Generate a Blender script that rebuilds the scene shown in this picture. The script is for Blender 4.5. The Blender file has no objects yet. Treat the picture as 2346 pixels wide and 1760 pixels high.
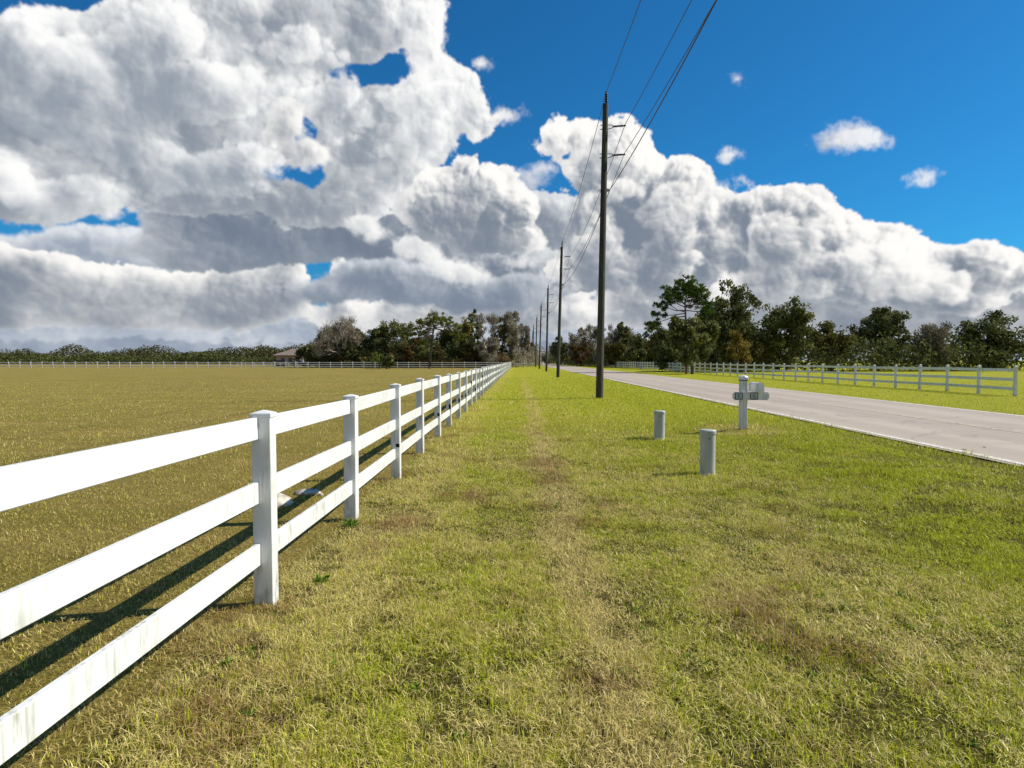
import bpy, math, random
import numpy as np
from mathutils import Vector, Matrix

# ------------------------------------------------------------------ camera, light, exposure
R = math.radians
SC = bpy.context.scene
COL = SC.collection
FPX, CXP, CYP = 1484.0, 1173.0, 880.0          # focal length and centre of the photograph, in its pixels
YAW, PITCH = R(-0.58), R(-2.08)                # heading (right positive) and pitch of the camera
CAM_H = 1.70
cam = bpy.data.objects.new('camera', bpy.data.cameras.new('camera'))
COL.objects.link(cam)
cam.location = (0, 0, CAM_H)
cam.rotation_euler = (R(90) + PITCH, 0, -YAW)
cam.data.sensor_fit = 'HORIZONTAL'; cam.data.sensor_width = 36.0
cam.data.lens = 36.0 * FPX / 2346.0
cam.data.clip_start = 0.05; cam.data.clip_end = 9000
SC.camera = cam
SC.view_settings.view_transform = 'Standard'; SC.view_settings.look = 'None'
SC.view_settings.exposure = 0.42; SC.view_settings.gamma = 1.0
SC.cycles.max_bounces = 6; SC.cycles.diffuse_bounces = 3; SC.cycles.transmission_bounces = 3

TO_SUN = Vector((1.15, 0.17, 1.0)).normalized()
SUN_EL = math.asin(TO_SUN.z); SUN_AZ = math.atan2(TO_SUN.x, TO_SUN.y)
sun = bpy.data.objects.new('sun', bpy.data.lights.new('sun', 'SUN'))
COL.objects.link(sun)
sun.data.energy = 4.8; sun.data.angle = R(0.55); sun.data.color = (1.0, 0.93, 0.82)
sun.rotation_euler = TO_SUN.to_track_quat('Z', 'Y').to_euler()
sun.location = (40, 5, 40)

# ------------------------------------------------------------------ sky: clear-sky model plus a cloud field
def cloud_field(NX, NY, AZ, EL0, EL1):
    """lit cumulus drawn over directions of the sky; returns premultiplied colour and cover"""
    az=np.radians(np.linspace(-AZ,AZ,NX)).astype(np.float32)[None,:]; el=np.radians(np.linspace(EL0,EL1,NY)).astype(np.float32)[:,None]
    a=az-YAW
    dx=np.cos(el)*np.sin(a); dy=np.cos(el)*np.cos(a); dz=np.sin(el)*np.ones_like(a)
    f=dy*math.cos(PITCH)+dz*math.sin(PITCH); u=-dy*math.sin(PITCH)+dz*math.cos(PITCH)
    f=np.maximum(f,0.12)
    S=2211/2346.
    X=((CXP+FPX*dx/f)*S).astype(np.float32); Y=((CYP-FPX*u/f)*S).astype(np.float32)
    # angular coordinates for the noise, in the same unit as the pixels
    U=(az*FPX*S+0*el).astype(np.float32)+CXP*S; V=(el*FPX*S+0*az).astype(np.float32)
    def lat(seed,n=256): return np.random.RandomState(seed).rand(n,n).astype(np.float32)
    def vnoise(x,y,L):
        n=L.shape[0]; xi=np.floor(x); yi=np.floor(y); fx=x-xi; fy=y-yi
        fx=fx*fx*fx*(fx*(fx*6-15)+10); fy=fy*fy*fy*(fy*(fy*6-15)+10)
        xi=xi.astype(np.int32)%n; yi=yi.astype(np.int32)%n; x1=(xi+1)%n; y1=(yi+1)%n
        return (L[yi,xi]*(1-fx)+L[yi,x1]*fx)*(1-fy)+(L[y1,xi]*(1-fx)+L[y1,x1]*fx)*fy
    def fbm(x,y,sc,octs,seed,gain=.5):
        r=np.zeros_like(x); a=1.; t=0.
        for o in range(octs):
            r+=a*(vnoise(x/sc,y/sc,lat(seed+o))-.5); t+=a; a*=gain; sc/=2.03
        return r/t*2
    def worley(x,y,sc,seed):
        R=np.random.RandomState(seed); n=128; P=R.rand(2,n,n).astype(np.float32)
        x=x/sc; y=y/sc; xi=np.floor(x).astype(np.int32); yi=np.floor(y).astype(np.int32)
        best=np.full(x.shape,9.,np.float32)
        for i in (-1,0,1):
            for j in (-1,0,1):
                cx=xi+i; cy=yi+j
                d=(cx+P[0,cy%n,cx%n]-x)**2+(cy+P[1,cy%n,cx%n]-y)**2
                best=np.minimum(best,d)
        return 1-1.25*np.minimum(best,.8)
    def sst(a,b,x):
        t=np.clip((x-a)/(b-a),0,1); return t*t*(3-2*t)
    # shared detail
    wx=fbm(U,V,150,4,11)*26+fbm(U,V,40,5,15,.62)*15; wy=fbm(U,V,150,4,21)*26+fbm(U,V,40,5,25,.62)*15
    Uw=U+wx*.7; Vw=V+wy*.7
    pa=worley(Uw,Vw,120,30)-.5; pb=worley(Uw,Vw,58,31)-.5; pc=worley(Uw,Vw,27,32)-.5; pd=worley(Uw,Vw,13,33)-.5
    puff=(.42*pa+.30*pb+.18*pc+.10*pd)*2         # cauliflower relief
    wisp=fbm(Uw,Vw,100,8,41,.6)
    fine=fbm(U,V,18,4,51,.65)
    big=fbm(Uw,Vw,210,4,61)
    XW=X+wx; YW=Y+wy
    step=math.radians((EL1-EL0)/(NY-1))*FPX*S      # pixels per grid row
    def shift(A,dxp,dyp):     # value found dxp to the right and dyp up
        ix=int(round(dxp/step)); iy=int(round(dyp/step)); B=A
        if ix: B=np.concatenate([B[:,ix:],np.repeat(B[:,-1:],ix,1)],1) if ix>0 else np.concatenate([np.repeat(B[:,:1],-ix,1),B[:,:ix]],1)
        if iy: B=np.concatenate([B[iy:],np.repeat(B[-1:],iy,0)],0) if iy>0 else np.concatenate([np.repeat(B[:1],-iy,0),B[:iy]],0)
        return B
    # relief seen by the sun: the slope of the lumps toward it
    def slope(P,dist): return P-shift(P,.84*dist,.54*dist)
    rl=slope(pa,46)*.62+slope(pb,24)*.55+slope(pc,11)*.42+slope(pd,5)*.25+slope(wisp,26)*.25
    mott=fbm(U+wx*.5,V*1.25+wy*.5,130,7,71,.56)
    def blobs(L,k=5.,wrp=1.):
        """soft union of ellipses (x, y, rx, ry), in units of 60 pixels inside the edge"""
        acc=np.full(X.shape,1e-9,np.float32)
        gx=X+wx*wrp; gy=Y+wy*wrp
        for b in L:
            x,y,rx,ry=b[:4]
            q=min(rx,ry)/60.*1.15
            d=(1-np.sqrt(((gx-x)/rx)**2+((gy-y)/ry)**2))*q
            acc+=np.exp(np.clip(k*d,-20,20))
        return np.log(acc)/k
    def layer(L,holes=(),puffa=.30,wispa=.24,finea=.05,edge=.13,soft=1.,dens=1.,size=1.,lit=(.98,.965,.94),dark=(.17,.215,.285),relief=1.,mot=.42,gain=1.,bias=0.,wrp=1.):
        m=np.clip(blobs(L,wrp=wrp),-3,1.3)
        d=m+puffa*puff+wispa*wisp+finea*fine
        if holes:
            h=blobs(holes,wrp=.8); d=np.minimum(d,-(h+.22*wisp+.1*puff+.05*fine)*1.2)
        al=sst(0.,edge*soft,d)
        T=np.clip(d,0,1.0)
        def march(ax,ay,dist,n,g=1.35):
            t=np.zeros_like(T); p=0.; w=dist*(g-1)/(g**n-1); tot=0.
            for i in range(n):
                p+=w; t+=shift(T,ax*p,ay*p)*w; tot+=w; w*=g
            return t/tot
        ts=march(.86,.5,110*size,10); tu=march(.1,.99,230*size,10)
        Ls=np.exp(-ts*4.6*dens); Lu=np.exp(-tu*3.5*dens)
        s=.55*Ls+.45*Lu
        s=s+relief*.62*rl*sst(0,.5,d)*(.3+s)+mot*mott+.16*big+bias
        s=.5+(s-.5)*gain
        s=.5*(s+.0+np.sqrt(s*s+.05)); s=s-.5*(np.sqrt((s-1.05)**2+.03)+(s-1.05))+.02
        g=np.exp(-np.maximum(d,0)*6.)
        s=s*(1-.35*g)+.35*g*np.clip(s+.45,0,1)
        return al,s,lit,dark
    RGB=np.zeros(X.shape+(3,),np.float32); A=np.zeros(X.shape,np.float32)
    def put(al,s,lit,dark,op=1.):
        nonlocal RGB,A
        al=al*op; c=np.array(dark,np.float32)+(np.array(lit,np.float32)-np.array(dark,np.float32))*s[...,None]
        RGB=RGB*(1-al[...,None])+c*al[...,None]; A=A*(1-al)+al
    def cl(L): return [(592+.482*b[0],.482*b[1],.482*b[2],.482*b[3]) for b in L]
    def cloud(L,holes=(),op=1.,**k): put(*layer(cl(L),cl(holes),**k),op=op)
    FAR=dict(lit=(.80,.83,.87),dark=(.25,.32,.43))
    # pale streaks just over the horizon
    cloud([(-1800,1582,2900,34),(640,1588,1800,30),(3100,1578,1800,38)],wrp=.3,puffa=.12,wispa=.3,soft=3,lit=(.66,.72,.80),dark=(.36,.45,.57),dens=.3,op=.88)
    cloud([(-2200,1600,2500,80),(300,1600,2500,75),(2800,1600,2500,80)],wrp=.25,puffa=.08,wispa=.2,soft=3,lit=(.62,.70,.80),dark=(.38,.48,.60),dens=.3)
    cloud([(100,1540,620,34),(-1400,1525,1000,46),(1150,1535,540,42),(2200,1525,720,54),(3500,1530,820,46),(-600,1560,620,26)],wrp=.4,puffa=.16,wispa=.3,soft=2.4,size=.2,dens=.6,op=.9,**FAR)
    # the grey deck behind everything low
    cloud([(-1850,1390,1040,250),(-600,1265,870,270),(430,1245,870,290),(1365,1245,790,270),(2090,1330,620,210),(3130,1370,1040,190),(4370,1370,1040,190),(-1200,1490,1450,120),(640,1490,1450,110),(2500,1490,1450,125)],
      holes=[(195,1250,34,90)],wrp=.7,soft=2,size=.6,mot=.7,lit=(.80,.83,.87),dark=(.24,.30,.40))
    cloud([(80,1470,250,46),(-360,1455,500,50),(560,1470,500,54),(1220,1465,420,54),(1660,1452,290,46),(-1020,1450,500,62),(2300,1450,500,62),(3130,1460,540,54),(-1850,1450,620,62)],wrp=.5,puffa=.35,wispa=.3,size=.3,soft=1.5,**FAR)
    # second row
    cloud([(90,1240,120,90),(60,1330,130,70),(-190,1330,330,145),(262,1210,32,70),(330,1395,120,52),(490,1380,90,50),(580,1420,160,40),(760,1400,330,62),(1010,1350,120,50),(1190,1350,160,70),(1430,1400,310,70),(1580,1350,110,50),(1720,1330,290,100),(1990,1350,330,125),(-710,1330,415,145),(2500,1330,540,166),(3230,1370,540,145),(-1330,1290,540,187)],
      holes=[(192,1255,36,110)],wrp=.6,size=.4,dens=.9,gain=1.15,bias=.06,wispa=.3)
    # lumps behind the gap in the middle
    cloud([(1190,930,100,80),(1330,920,60,60),(1260,1000,170,90),(1330,1080,150,110),(1200,1120,130,110)],wrp=.7,size=.7,bias=-.06,lit=(.88,.90,.91),wispa=.3)
    cloud([(1200,770,95,34),(1160,810,60,24)],puffa=.25,wispa=.5,soft=4,op=.85,dens=.4,size=.4)
    # dark flat shelf at the left and middle
    cloud([(270,1020,540,150),(640,1000,350,170),(-250,1010,380,170),(1220,1230,230,110),(1000,1210,300,110),(250,1120,380,45),(-350,1130,420,50)],soft=1.4,dens=1.3,size=1.0,bias=-.13,lit=(.80,.82,.84),dark=(.14,.185,.26),wrp=.8)
    cloud([(330,1300,190,44),(560,1275,200,60),(800,1275,180,70),(640,1330,500,36),(1100,1265,120,56),(440,1225,150,40),(900,1330,200,40)],wrp=.5,size=.55,dens=1.4,bias=-.14,soft=1.8,lit=(.76,.79,.83),dark=(.16,.21,.29))
    # great mass on the left
    cloud([(200,80,560,210),(560,110,150,180),(660,90,80,150),(680,255,60,60),(60,370,330,250),(330,440,270,170),(560,440,220,130),(740,360,130,80),(800,350,80,70),(840,400,50,40),(650,560,170,130),(870,540,60,50),(890,500,50,60),(905,560,40,50),(560,700,190,130),(300,780,330,250),(100,860,230,150),(620,740,140,100),(-360,250,540,415),(-850,395,580,375),(-360,700,455,270),(-1020,790,455,230),(-1540,520,455,330)],
      holes=[(455,318,120,40),(550,262,50,40),(335,345,40,24),(120,612,56,64),(60,790,70,20),(175,770,16,34)],dens=.55,soft=1.5,lit=(.97,.97,.965),dark=(.22,.265,.33),size=1.2,puffa=.34,wispa=.42,finea=.08,relief=1.2,mot=.8,bias=.0)
    cloud([(85,690,120,66),(170,690,60,40),(30,600,70,70),(60,510,80,46)],soft=2.0,size=.4,dens=.6,wrp=.6)
    cloud([(620,100,100,110),(560,430,110,60),(700,420,120,70),(640,600,110,90),(560,720,110,70),(690,770,80,50),(240,420,150,70),(330,560,120,60),(100,220,160,70),(-300,420,300,140),(-800,300,300,150),(-250,760,260,110),(-500,120,220,130),(-950,520,260,150),(-620,620,240,130),(-1150,250,240,140),(-900,900,260,120),(-1350,750,260,130)],wrp=1.2,puffa=.5,wispa=.45,dens=.7,size=.6,relief=1.2,mot=.8,soft=2.8,bias=.07,lit=(1.,1.,.99),dark=(.26,.31,.38),op=.9)
    # small white lumps in front of the shelf
    cloud([(385,1005,72,46),(435,1045,70,34),(620,1105,80,44),(670,1135,56,34),(830,1215,84,36),(890,1222,50,26),(1080,1180,100,40)],wrp=.5,soft=2.6,size=.4,bias=.12,lit=(.93,.93,.92),dark=(.34,.38,.44),wispa=.3)
    # centre cumulus
    cloud([(745,830,120,90),(850,800,110,80),(905,830,90,80),(995,800,64,50),(1075,920,64,70),(1100,1000,62,90),(850,960,260,130),(700,950,120,100),(960,1085,170,60)],wrp=.6,puffa=.42,wispa=.2,dens=1.3,size=.9,gain=1.35,bias=-.02,relief=2.0,mot=.5)
    # right hand cumulus
    cloud([(1240,640,76,58),(1330,650,100,60),(1420,610,90,64),(1530,620,110,80),(1600,720,130,100),(1500,780,170,140),(1750,800,110,90),(1800,760,110,50),(1380,770,56,36),(1660,900,220,150),(1810,970,80,110),(1500,1000,170,200),(1700,1110,180,120),(1480,1200,190,110),(1640,1250,200,70),(1800,1130,90,90)],
      holes=[(1880,1100,40,16)],wrp=.75,puffa=.44,wispa=.26,dens=.95,size=.9,gain=1.35,bias=.02,relief=1.8,mot=.6)
    cloud([(1985,930,80,56),(2060,980,60,80),(1960,1060,120,110),(2080,1200,230,170),(1900,1250,160,110),(2300,1040,290,187),(2610,1160,415,187),(3020,1250,415,145)],wrp=.6,puffa=.44,wispa=.2,dens=1.0,size=.9,gain=1.3,relief=1.8,mot=.5)
    cloud([(1440,930,90,100),(1570,860,110,60),(1650,960,100,46),(1770,890,80,60),(1470,1130,110,100),(1570,1250,140,60),(1740,1170,110,70),(1800,1050,70,60),(1660,1290,160,40),(2250,1080,150,90),(2450,1230,180,80),(2700,1180,150,80),(2950,1270,170,70),(2150,1270,150,60)],wrp=.8,puffa=.5,wispa=.3,dens=.9,size=.6,gain=1.2,relief=1.6,soft=2.2,bias=.05,op=.92)
    cloud([(2060,680,84,40),(2075,810,60,30),(2590,620,170,52),(2900,810,125,46),(930,455,24,22),(1025,515,40,16),(920,280,50,34),(1760,690,20,26),(1930,840,34,22),(2065,355,26,26)],puffa=.2,wispa=.55,finea=.25,soft=4,dens=.3,bias=.1,wrp=.6,op=.85)
    return np.maximum(RGB,0), np.clip(A,0,1)


def node(nt, typ, **kw):
    n = nt.nodes.new(typ)
    for k, v in kw.items():
        if k.startswith('in_'):
            key = k[3:]; key = int(key) if key.isdigit() else key.replace('_', ' ')
            n.inputs[key].default_value = v
        else: setattr(n, k, v)
    return n
def mathn(nt, op, a, b=None, c=None, clamp=False):
    n = nt.nodes.new('ShaderNodeMath'); n.operation = op; n.use_clamp = clamp
    for i, v in enumerate((a, b, c)):
        if v is None: continue
        if isinstance(v, (int, float)): n.inputs[i].default_value = v
        else: nt.links.new(v, n.inputs[i])
    return n.outputs[0]
def mixc(nt, fac, a, b, blend='MIX'):
    n = nt.nodes.new('ShaderNodeMix'); n.data_type = 'RGBA'; n.blend_type = blend
    for i, v in ((0, fac), (6, a), (7, b)):
        if isinstance(v, (int, float)): n.inputs[i].default_value = v
        elif isinstance(v, tuple): n.inputs[i].default_value = (*v, 1) if len(v) == 3 else v
        else: nt.links.new(v, n.inputs[i])
    return n.outputs[2]
def maprange(nt, v, a, b, c=0.0, d=1.0, smooth=True):
    n = nt.nodes.new('ShaderNodeMapRange'); n.interpolation_type = 'SMOOTHSTEP' if smooth else 'LINEAR'
    nt.links.new(v, n.inputs[0])
    for i, x in enumerate((a, b, c, d)): n.inputs[i + 1].default_value = x
    return n.outputs[0]

def sstep(a, b, x):
    t = np.clip((x - a) / (b - a), 0, 1); return t * t * (3 - 2 * t)
def build_world():
    w = bpy.data.worlds.new('World'); SC.world = w; w.use_nodes = True
    nt = w.node_tree; nt.nodes.clear(); L = nt.links.new
    NX, NY, AZ, EL0, EL1 = 2100, 966, 72.0, -2.0, 64.0
    rgb, alpha = cloud_field(NX, NY, AZ, EL0, EL1); rgb = rgb * CLOUD_LEVEL
    fv = sstep(1, .86, np.linspace(0, 1, NY)) * sstep(0, .01, np.linspace(0, 1, NY))
    fade = (fv[:, None] * np.ones((1, NX))).astype(np.float32); rgb = rgb * fade[..., None]; alpha = alpha * fade      # the cover thins out overhead
    img = bpy.data.images.new('cloud_field', NX, NY, alpha=True, float_buffer=True)
    img.colorspace_settings.name = 'Non-Color'; img.alpha_mode = 'CHANNEL_PACKED'
    px = np.concatenate([rgb, alpha[..., None]], 2).astype(np.float32)
    img.pixels.foreach_set(px.ravel()); img.update(); img.pack()
    sky = node(nt, 'ShaderNodeTexSky', sky_type='NISHITA', sun_disc=False, sun_elevation=SUN_EL, sun_rotation=SUN_AZ,
               altitude=0, air_density=1.0, dust_density=0.6, ozone_density=2.6)
    hs = node(nt, 'ShaderNodeVectorMath', operation='MULTIPLY'); L(sky.outputs[0], hs.inputs[0]); hs.inputs[1].default_value = (.095, .51, .80)   # the deep blue of a dry winter sky
    sc = node(nt, 'ShaderNodeVectorMath', operation='SCALE'); L(hs.outputs[0], sc.inputs[0]); sc.inputs['Scale'].default_value = SKY_STRENGTH
    tc = node(nt, 'ShaderNodeTexCoord'); sp = node(nt, 'ShaderNodeSeparateXYZ'); L(tc.outputs['Generated'], sp.inputs[0])
    az = mathn(nt, 'ARCTAN2', sp.outputs[0], sp.outputs[1])
    el = mathn(nt, 'ARCSINE', sp.outputs[2])
    u = mathn(nt, 'MULTIPLY_ADD', az, 0.5 / R(AZ), 0.5)
    v = mathn(nt, 'MULTIPLY_ADD', el, 1 / R(EL1 - EL0), -EL0 / (EL1 - EL0))
    cb = node(nt, 'ShaderNodeCombineXYZ'); L(u, cb.inputs[0]); L(v, cb.inputs[1])
    it = node(nt, 'ShaderNodeTexImage', interpolation='Cubic', extension='MIRROR'); it.image = img; L(cb.outputs[0], it.inputs[0])
    inv = mathn(nt, 'SUBTRACT', 1.0, it.outputs['Alpha'], clamp=True)
    m1 = node(nt, 'ShaderNodeVectorMath', operation='SCALE'); L(sc.outputs[0], m1.inputs[0]); L(inv, m1.inputs['Scale'])
    ad = node(nt, 'ShaderNodeVectorMath', operation='ADD'); L(m1.outputs[0], ad.inputs[0]); L(it.outputs['Color'], ad.inputs[1])
    # the Background holds the strength, so the cloud field is divided by it
    dv = node(nt, 'ShaderNodeVectorMath', operation='SCALE'); L(ad.outputs[0], dv.inputs[0]); dv.inputs['Scale'].default_value = 1 / SKY_STRENGTH
    bg = node(nt, 'ShaderNodeBackground'); L(dv.outputs[0], bg.inputs[0]); bg.inputs[1].default_value = SKY_STRENGTH
    out = node(nt, 'ShaderNodeOutputWorld'); L(bg.outputs[0], out.inputs[0])
SKY_STRENGTH = 0.10; CLOUD_LEVEL = 0.74     # cloud radiance beside a sunlit white surface
build_world()

# ------------------------------------------------------------------ helpers
def tag(o, label=None, cat=None, group=None, kind=None):
    if label: o['label'] = label
    if cat: o['category'] = cat
    if group: o['group'] = group
    if kind: o['kind'] = kind
    return o
def empty(name, loc, rz=0.0):
    o = bpy.data.objects.new(name, None); COL.objects.link(o); o.location = loc; o.rotation_euler = (0, 0, rz); o.empty_display_size = 0.2
    return o
def copy_tree(o, parent=None):
    c = o.copy(); COL.objects.link(c); c.parent = parent
    for ch in list(o.children): copy_tree(ch, c)
    return c

class MB:
    """collects boxes, tubes and turned shapes into one mesh"""
    def __init__(s): s.v = []; s.f = []; s.sm = []
    def add(s, vs, fs, smooth=False):
        o = len(s.v); s.v += [tuple(v) for v in vs]; s.f += [tuple(i + o for i in f) for f in fs]; s.sm += [smooth] * len(fs)
    def box(s, c, d, bev=0.0, rot=None):
        hx, hy, hz = d[0] / 2, d[1] / 2, d[2] / 2; b = min(bev, hx * .9, hy * .9, hz * .9)
        if b <= 0:
            vs = [Vector((x, y, z)) for z in (-hz, hz) for y in (-hy, hy) for x in (-hx, hx)]
            fs = [(0, 2, 3, 1), (4, 5, 7, 6), (0, 1, 5, 4), (2, 6, 7, 3), (0, 4, 6, 2), (1, 3, 7, 5)]
        else:
            vs = []; idx = {}
            for sx in (-1, 1):
                for sy in (-1, 1):
                    for sz in (-1, 1):
                        for ax in range(3):
                            p = [sx * (hx - b), sy * (hy - b), sz * (hz - b)]; p[ax] = (sx * hx, sy * hy, sz * hz)[ax]
                            idx[(sx, sy, sz, ax)] = len(vs); vs.append(Vector(p))
            fs = []
            for sx in (-1, 1): fs.append(tuple(idx[(sx, a, c_, 0)] for a, c_ in ((-1, -1), (1, -1), (1, 1), (-1, 1)))[::sx])
            for sy in (-1, 1): fs.append(tuple(idx[(a, sy, c_, 1)] for a, c_ in ((-1, -1), (-1, 1), (1, 1), (1, -1)))[::sy])
            for sz in (-1, 1): fs.append(tuple(idx[(a, c_, sz, 2)] for a, c_ in ((-1, -1), (1, -1), (1, 1), (-1, 1)))[::sz])
            for sx in (-1, 1):
                for sy in (-1, 1):
                    q = (idx[(sx, sy, -1, 0)], idx[(sx, sy, -1, 1)], idx[(sx, sy, 1, 1)], idx[(sx, sy, 1, 0)]); fs.append(q if sx * sy > 0 else q[::-1])
                    q = (idx[(sx, -1, sy, 0)], idx[(sx, -1, sy, 2)], idx[(sx, 1, sy, 2)], idx[(sx, 1, sy, 0)]); fs.append(q[::-1] if sx * sy > 0 else q)
                    q = (idx[(-1, sx, sy, 1)], idx[(-1, sx, sy, 2)], idx[(1, sx, sy, 2)], idx[(1, sx, sy, 1)]); fs.append(q if sx * sy > 0 else q[::-1])
                    for sz in (-1, 1):
                        t = (idx[(sx, sy, sz, 0)], idx[(sx, sy, sz, 1)], idx[(sx, sy, sz, 2)]); fs.append(t if sx * sy * sz > 0 else t[::-1])
        if rot is not None: vs = [rot @ v for v in vs]
        s.add([v + Vector(c) for v in vs], fs)
    def tube(s, pts, rad, n=8, cap=True, smooth=True):
        pts = [Vector(p) for p in pts]; rad = rad if hasattr(rad, '__len__') else [rad] * len(pts)
        vs = []; ref = None
        for i, p in enumerate(pts):
            d = (pts[min(i + 1, len(pts) - 1)] - pts[max(i - 1, 0)]).normalized()
            if ref is None: ref = Vector((1, 0, 0)) if abs(d.x) < .8 else Vector((0, 1, 0))
            a = d.cross(ref).normalized(); b = a.cross(d).normalized(); ref = b
            vs += [p + (a * math.sin(2 * math.pi * k / n) + b * math.cos(2 * math.pi * k / n)) * rad[i] for k in range(n)]
        fs = [(i * n + k, (i + 1) * n + k, (i + 1) * n + (k + 1) % n, i * n + (k + 1) % n) for i in range(len(pts) - 1) for k in range(n)]
        s.add(vs, fs, smooth)
        if cap:
            s.add(vs[:n], [tuple(range(n))]); s.add(vs[-n:], [tuple(range(n))[::-1]])
    def lathe(s, prof, n=16, c=(0, 0, 0), axis=None, smooth=True):
        c = Vector(c); q = Vector(axis).to_track_quat('Z', 'Y') if axis is not None else None
        vs = []
        for r, z in prof:
            for k in range(n):
                v = Vector((r * math.cos(2 * math.pi * k / n), r * math.sin(2 * math.pi * k / n), z)); vs.append(c + (q @ v if q else v))
        fs = [(i * n + k, i * n + (k + 1) % n, (i + 1) * n + (k + 1) % n, (i + 1) * n + k) for i in range(len(prof) - 1) for k in range(n)]
        fs += [tuple(range(n))[::-1], tuple((len(prof) - 1) * n + k for k in range(n))]
        s.add(vs, fs, smooth)
    def build(s, name, mat, parent=None, loc=None):
        me = bpy.data.meshes.new(name); me.from_pydata(s.v, [], s.f); me.materials.append(mat)
        me.polygons.foreach_set('use_smooth', s.sm); me.update()
        if any(s.sm):
            try: me.set_sharp_from_angle(angle=R(40))
            except Exception: pass
        o = bpy.data.objects.new(name, me); COL.objects.link(o)
        if parent: o.parent = parent
        if loc is not None: o.location = loc
        return o

def np_mesh(name, V, faces, mat, attrs=None, parent=None, smooth=False):
    """one mesh object from arrays; faces is a list of (n, k) index arrays"""
    me = bpy.data.meshes.new(name)
    me.vertices.add(len(V)); me.vertices.foreach_set('co', np.ascontiguousarray(V, np.float32).ravel())
    loops = np.concatenate([f.ravel() for f in faces]).astype(np.int32)
    sizes = np.concatenate([np.full(len(f), f.shape[1], np.int32) for f in faces])
    starts = np.concatenate([[0], np.cumsum(sizes)[:-1]]).astype(np.int32)
    me.loops.add(len(loops)); me.loops.foreach_set('vertex_index', loops)
    me.polygons.add(len(sizes)); me.polygons.foreach_set('loop_start', starts)
    if smooth: me.polygons.foreach_set('use_smooth', np.ones(len(sizes), bool))
    for k, a in (attrs or {}).items():
        at = me.attributes.new(k, 'FLOAT_COLOR', 'POINT'); b = np.ones((len(V), 4), np.float32); b[:, :a.shape[1]] = a; at.data.foreach_set('color', b.ravel())
    me.materials.append(mat); me.update(calc_edges=True); me.validate()
    o = bpy.data.objects.new(name, me); COL.objects.link(o)
    if parent: o.parent = parent
    return o

_LAT = np.random.RandomState(3).rand(128, 128)
def vnoise(x, y):
    xi = np.floor(x).astype(int); yi = np.floor(y).astype(int); fx = x - xi; fy = y - yi
    fx = fx * fx * (3 - 2 * fx); fy = fy * fy * (3 - 2 * fy); a = _LAT
    return (a[yi % 128, xi % 128] * (1 - fx) + a[yi % 128, (xi + 1) % 128] * fx) * (1 - fy) + (a[(yi + 1) % 128, xi % 128] * (1 - fx) + a[(yi + 1) % 128, (xi + 1) % 128] * fx) * fy
def sstep(a, b, x):
    t = np.clip((x - a) / (b - a), 0, 1); return t * t * (3 - 2 * t)

# ------------------------------------------------------------------ lie of the land
ROAD_X0, ROAD_X1, ROAD_H = 7.25, 14.05, 0.15
FENCE_X = -1.78
def ground_h(x, y):
    x = np.asarray(x, float); y = np.asarray(y, float)
    h = ROAD_H * sstep(3.6, 6.0, x) * (1 - sstep(15.2, 19.0, x))
    soft = 1 - sstep(5.4, 6.4, x) * (1 - sstep(15, 17, x))
    h = h + soft * 0.055 * (vnoise(x / 5.3 + 40, y / 7.1 + 9) - .5) + soft * 0.03 * (vnoise(x / 1.7, y / 1.9) - .5)
    return h
def gh(x, y): return float(ground_h(x, y))
def X(px, y): return (px - 1188.0) / FPX * y      # sideways place of a photograph column at a distance

# ------------------------------------------------------------------ materials
def new_mat(name):
    m = bpy.data.materials.new(name); m.use_nodes = True; nt = m.node_tree
    b = nt.nodes['Principled BSDF']
    return m, nt, b
def noise(nt, scale, detail=4, rough=.55, vec=None, dim='3D', dist=0.0):
    n = node(nt, 'ShaderNodeTexNoise', noise_dimensions=dim, in_Scale=scale, in_Detail=detail, in_Roughness=rough, in_Distortion=dist)
    if vec is not None: nt.links.new(vec, n.inputs['Vector'])
    return n.outputs[0]
def stretched(nt, out, s):
    m = node(nt, 'ShaderNodeMapping'); m.inputs['Scale'].default_value = s; nt.links.new(out, m.inputs[0]); return m.outputs[0]
def bump(nt, b, h, strength=.3, dist=.01):
    n = node(nt, 'ShaderNodeBump', in_Strength=strength, in_Distance=dist); nt.links.new(h, n.inputs['Height']); nt.links.new(n.outputs[0], b.inputs['Normal'])

def simple(name, c0, c1, scale=8, rough=.6, detail=5, bmp=0.0, metal=0.0, stretch=None, lo=.35, hi=.65):
    m, nt, b = new_mat(name)
    tc = node(nt, 'ShaderNodeTexCoord').outputs['Object']
    if stretch: tc = stretched(nt, tc, stretch)
    n = noise(nt, scale, detail, .6, tc)
    nt.links.new(mixc(nt, maprange(nt, n, lo, hi), c0, c1), b.inputs['Base Color'])
    b.inputs['Roughness'].default_value = rough; b.inputs['Metallic'].default_value = metal
    if bmp: bump(nt, b, n, bmp)
    return m

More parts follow.
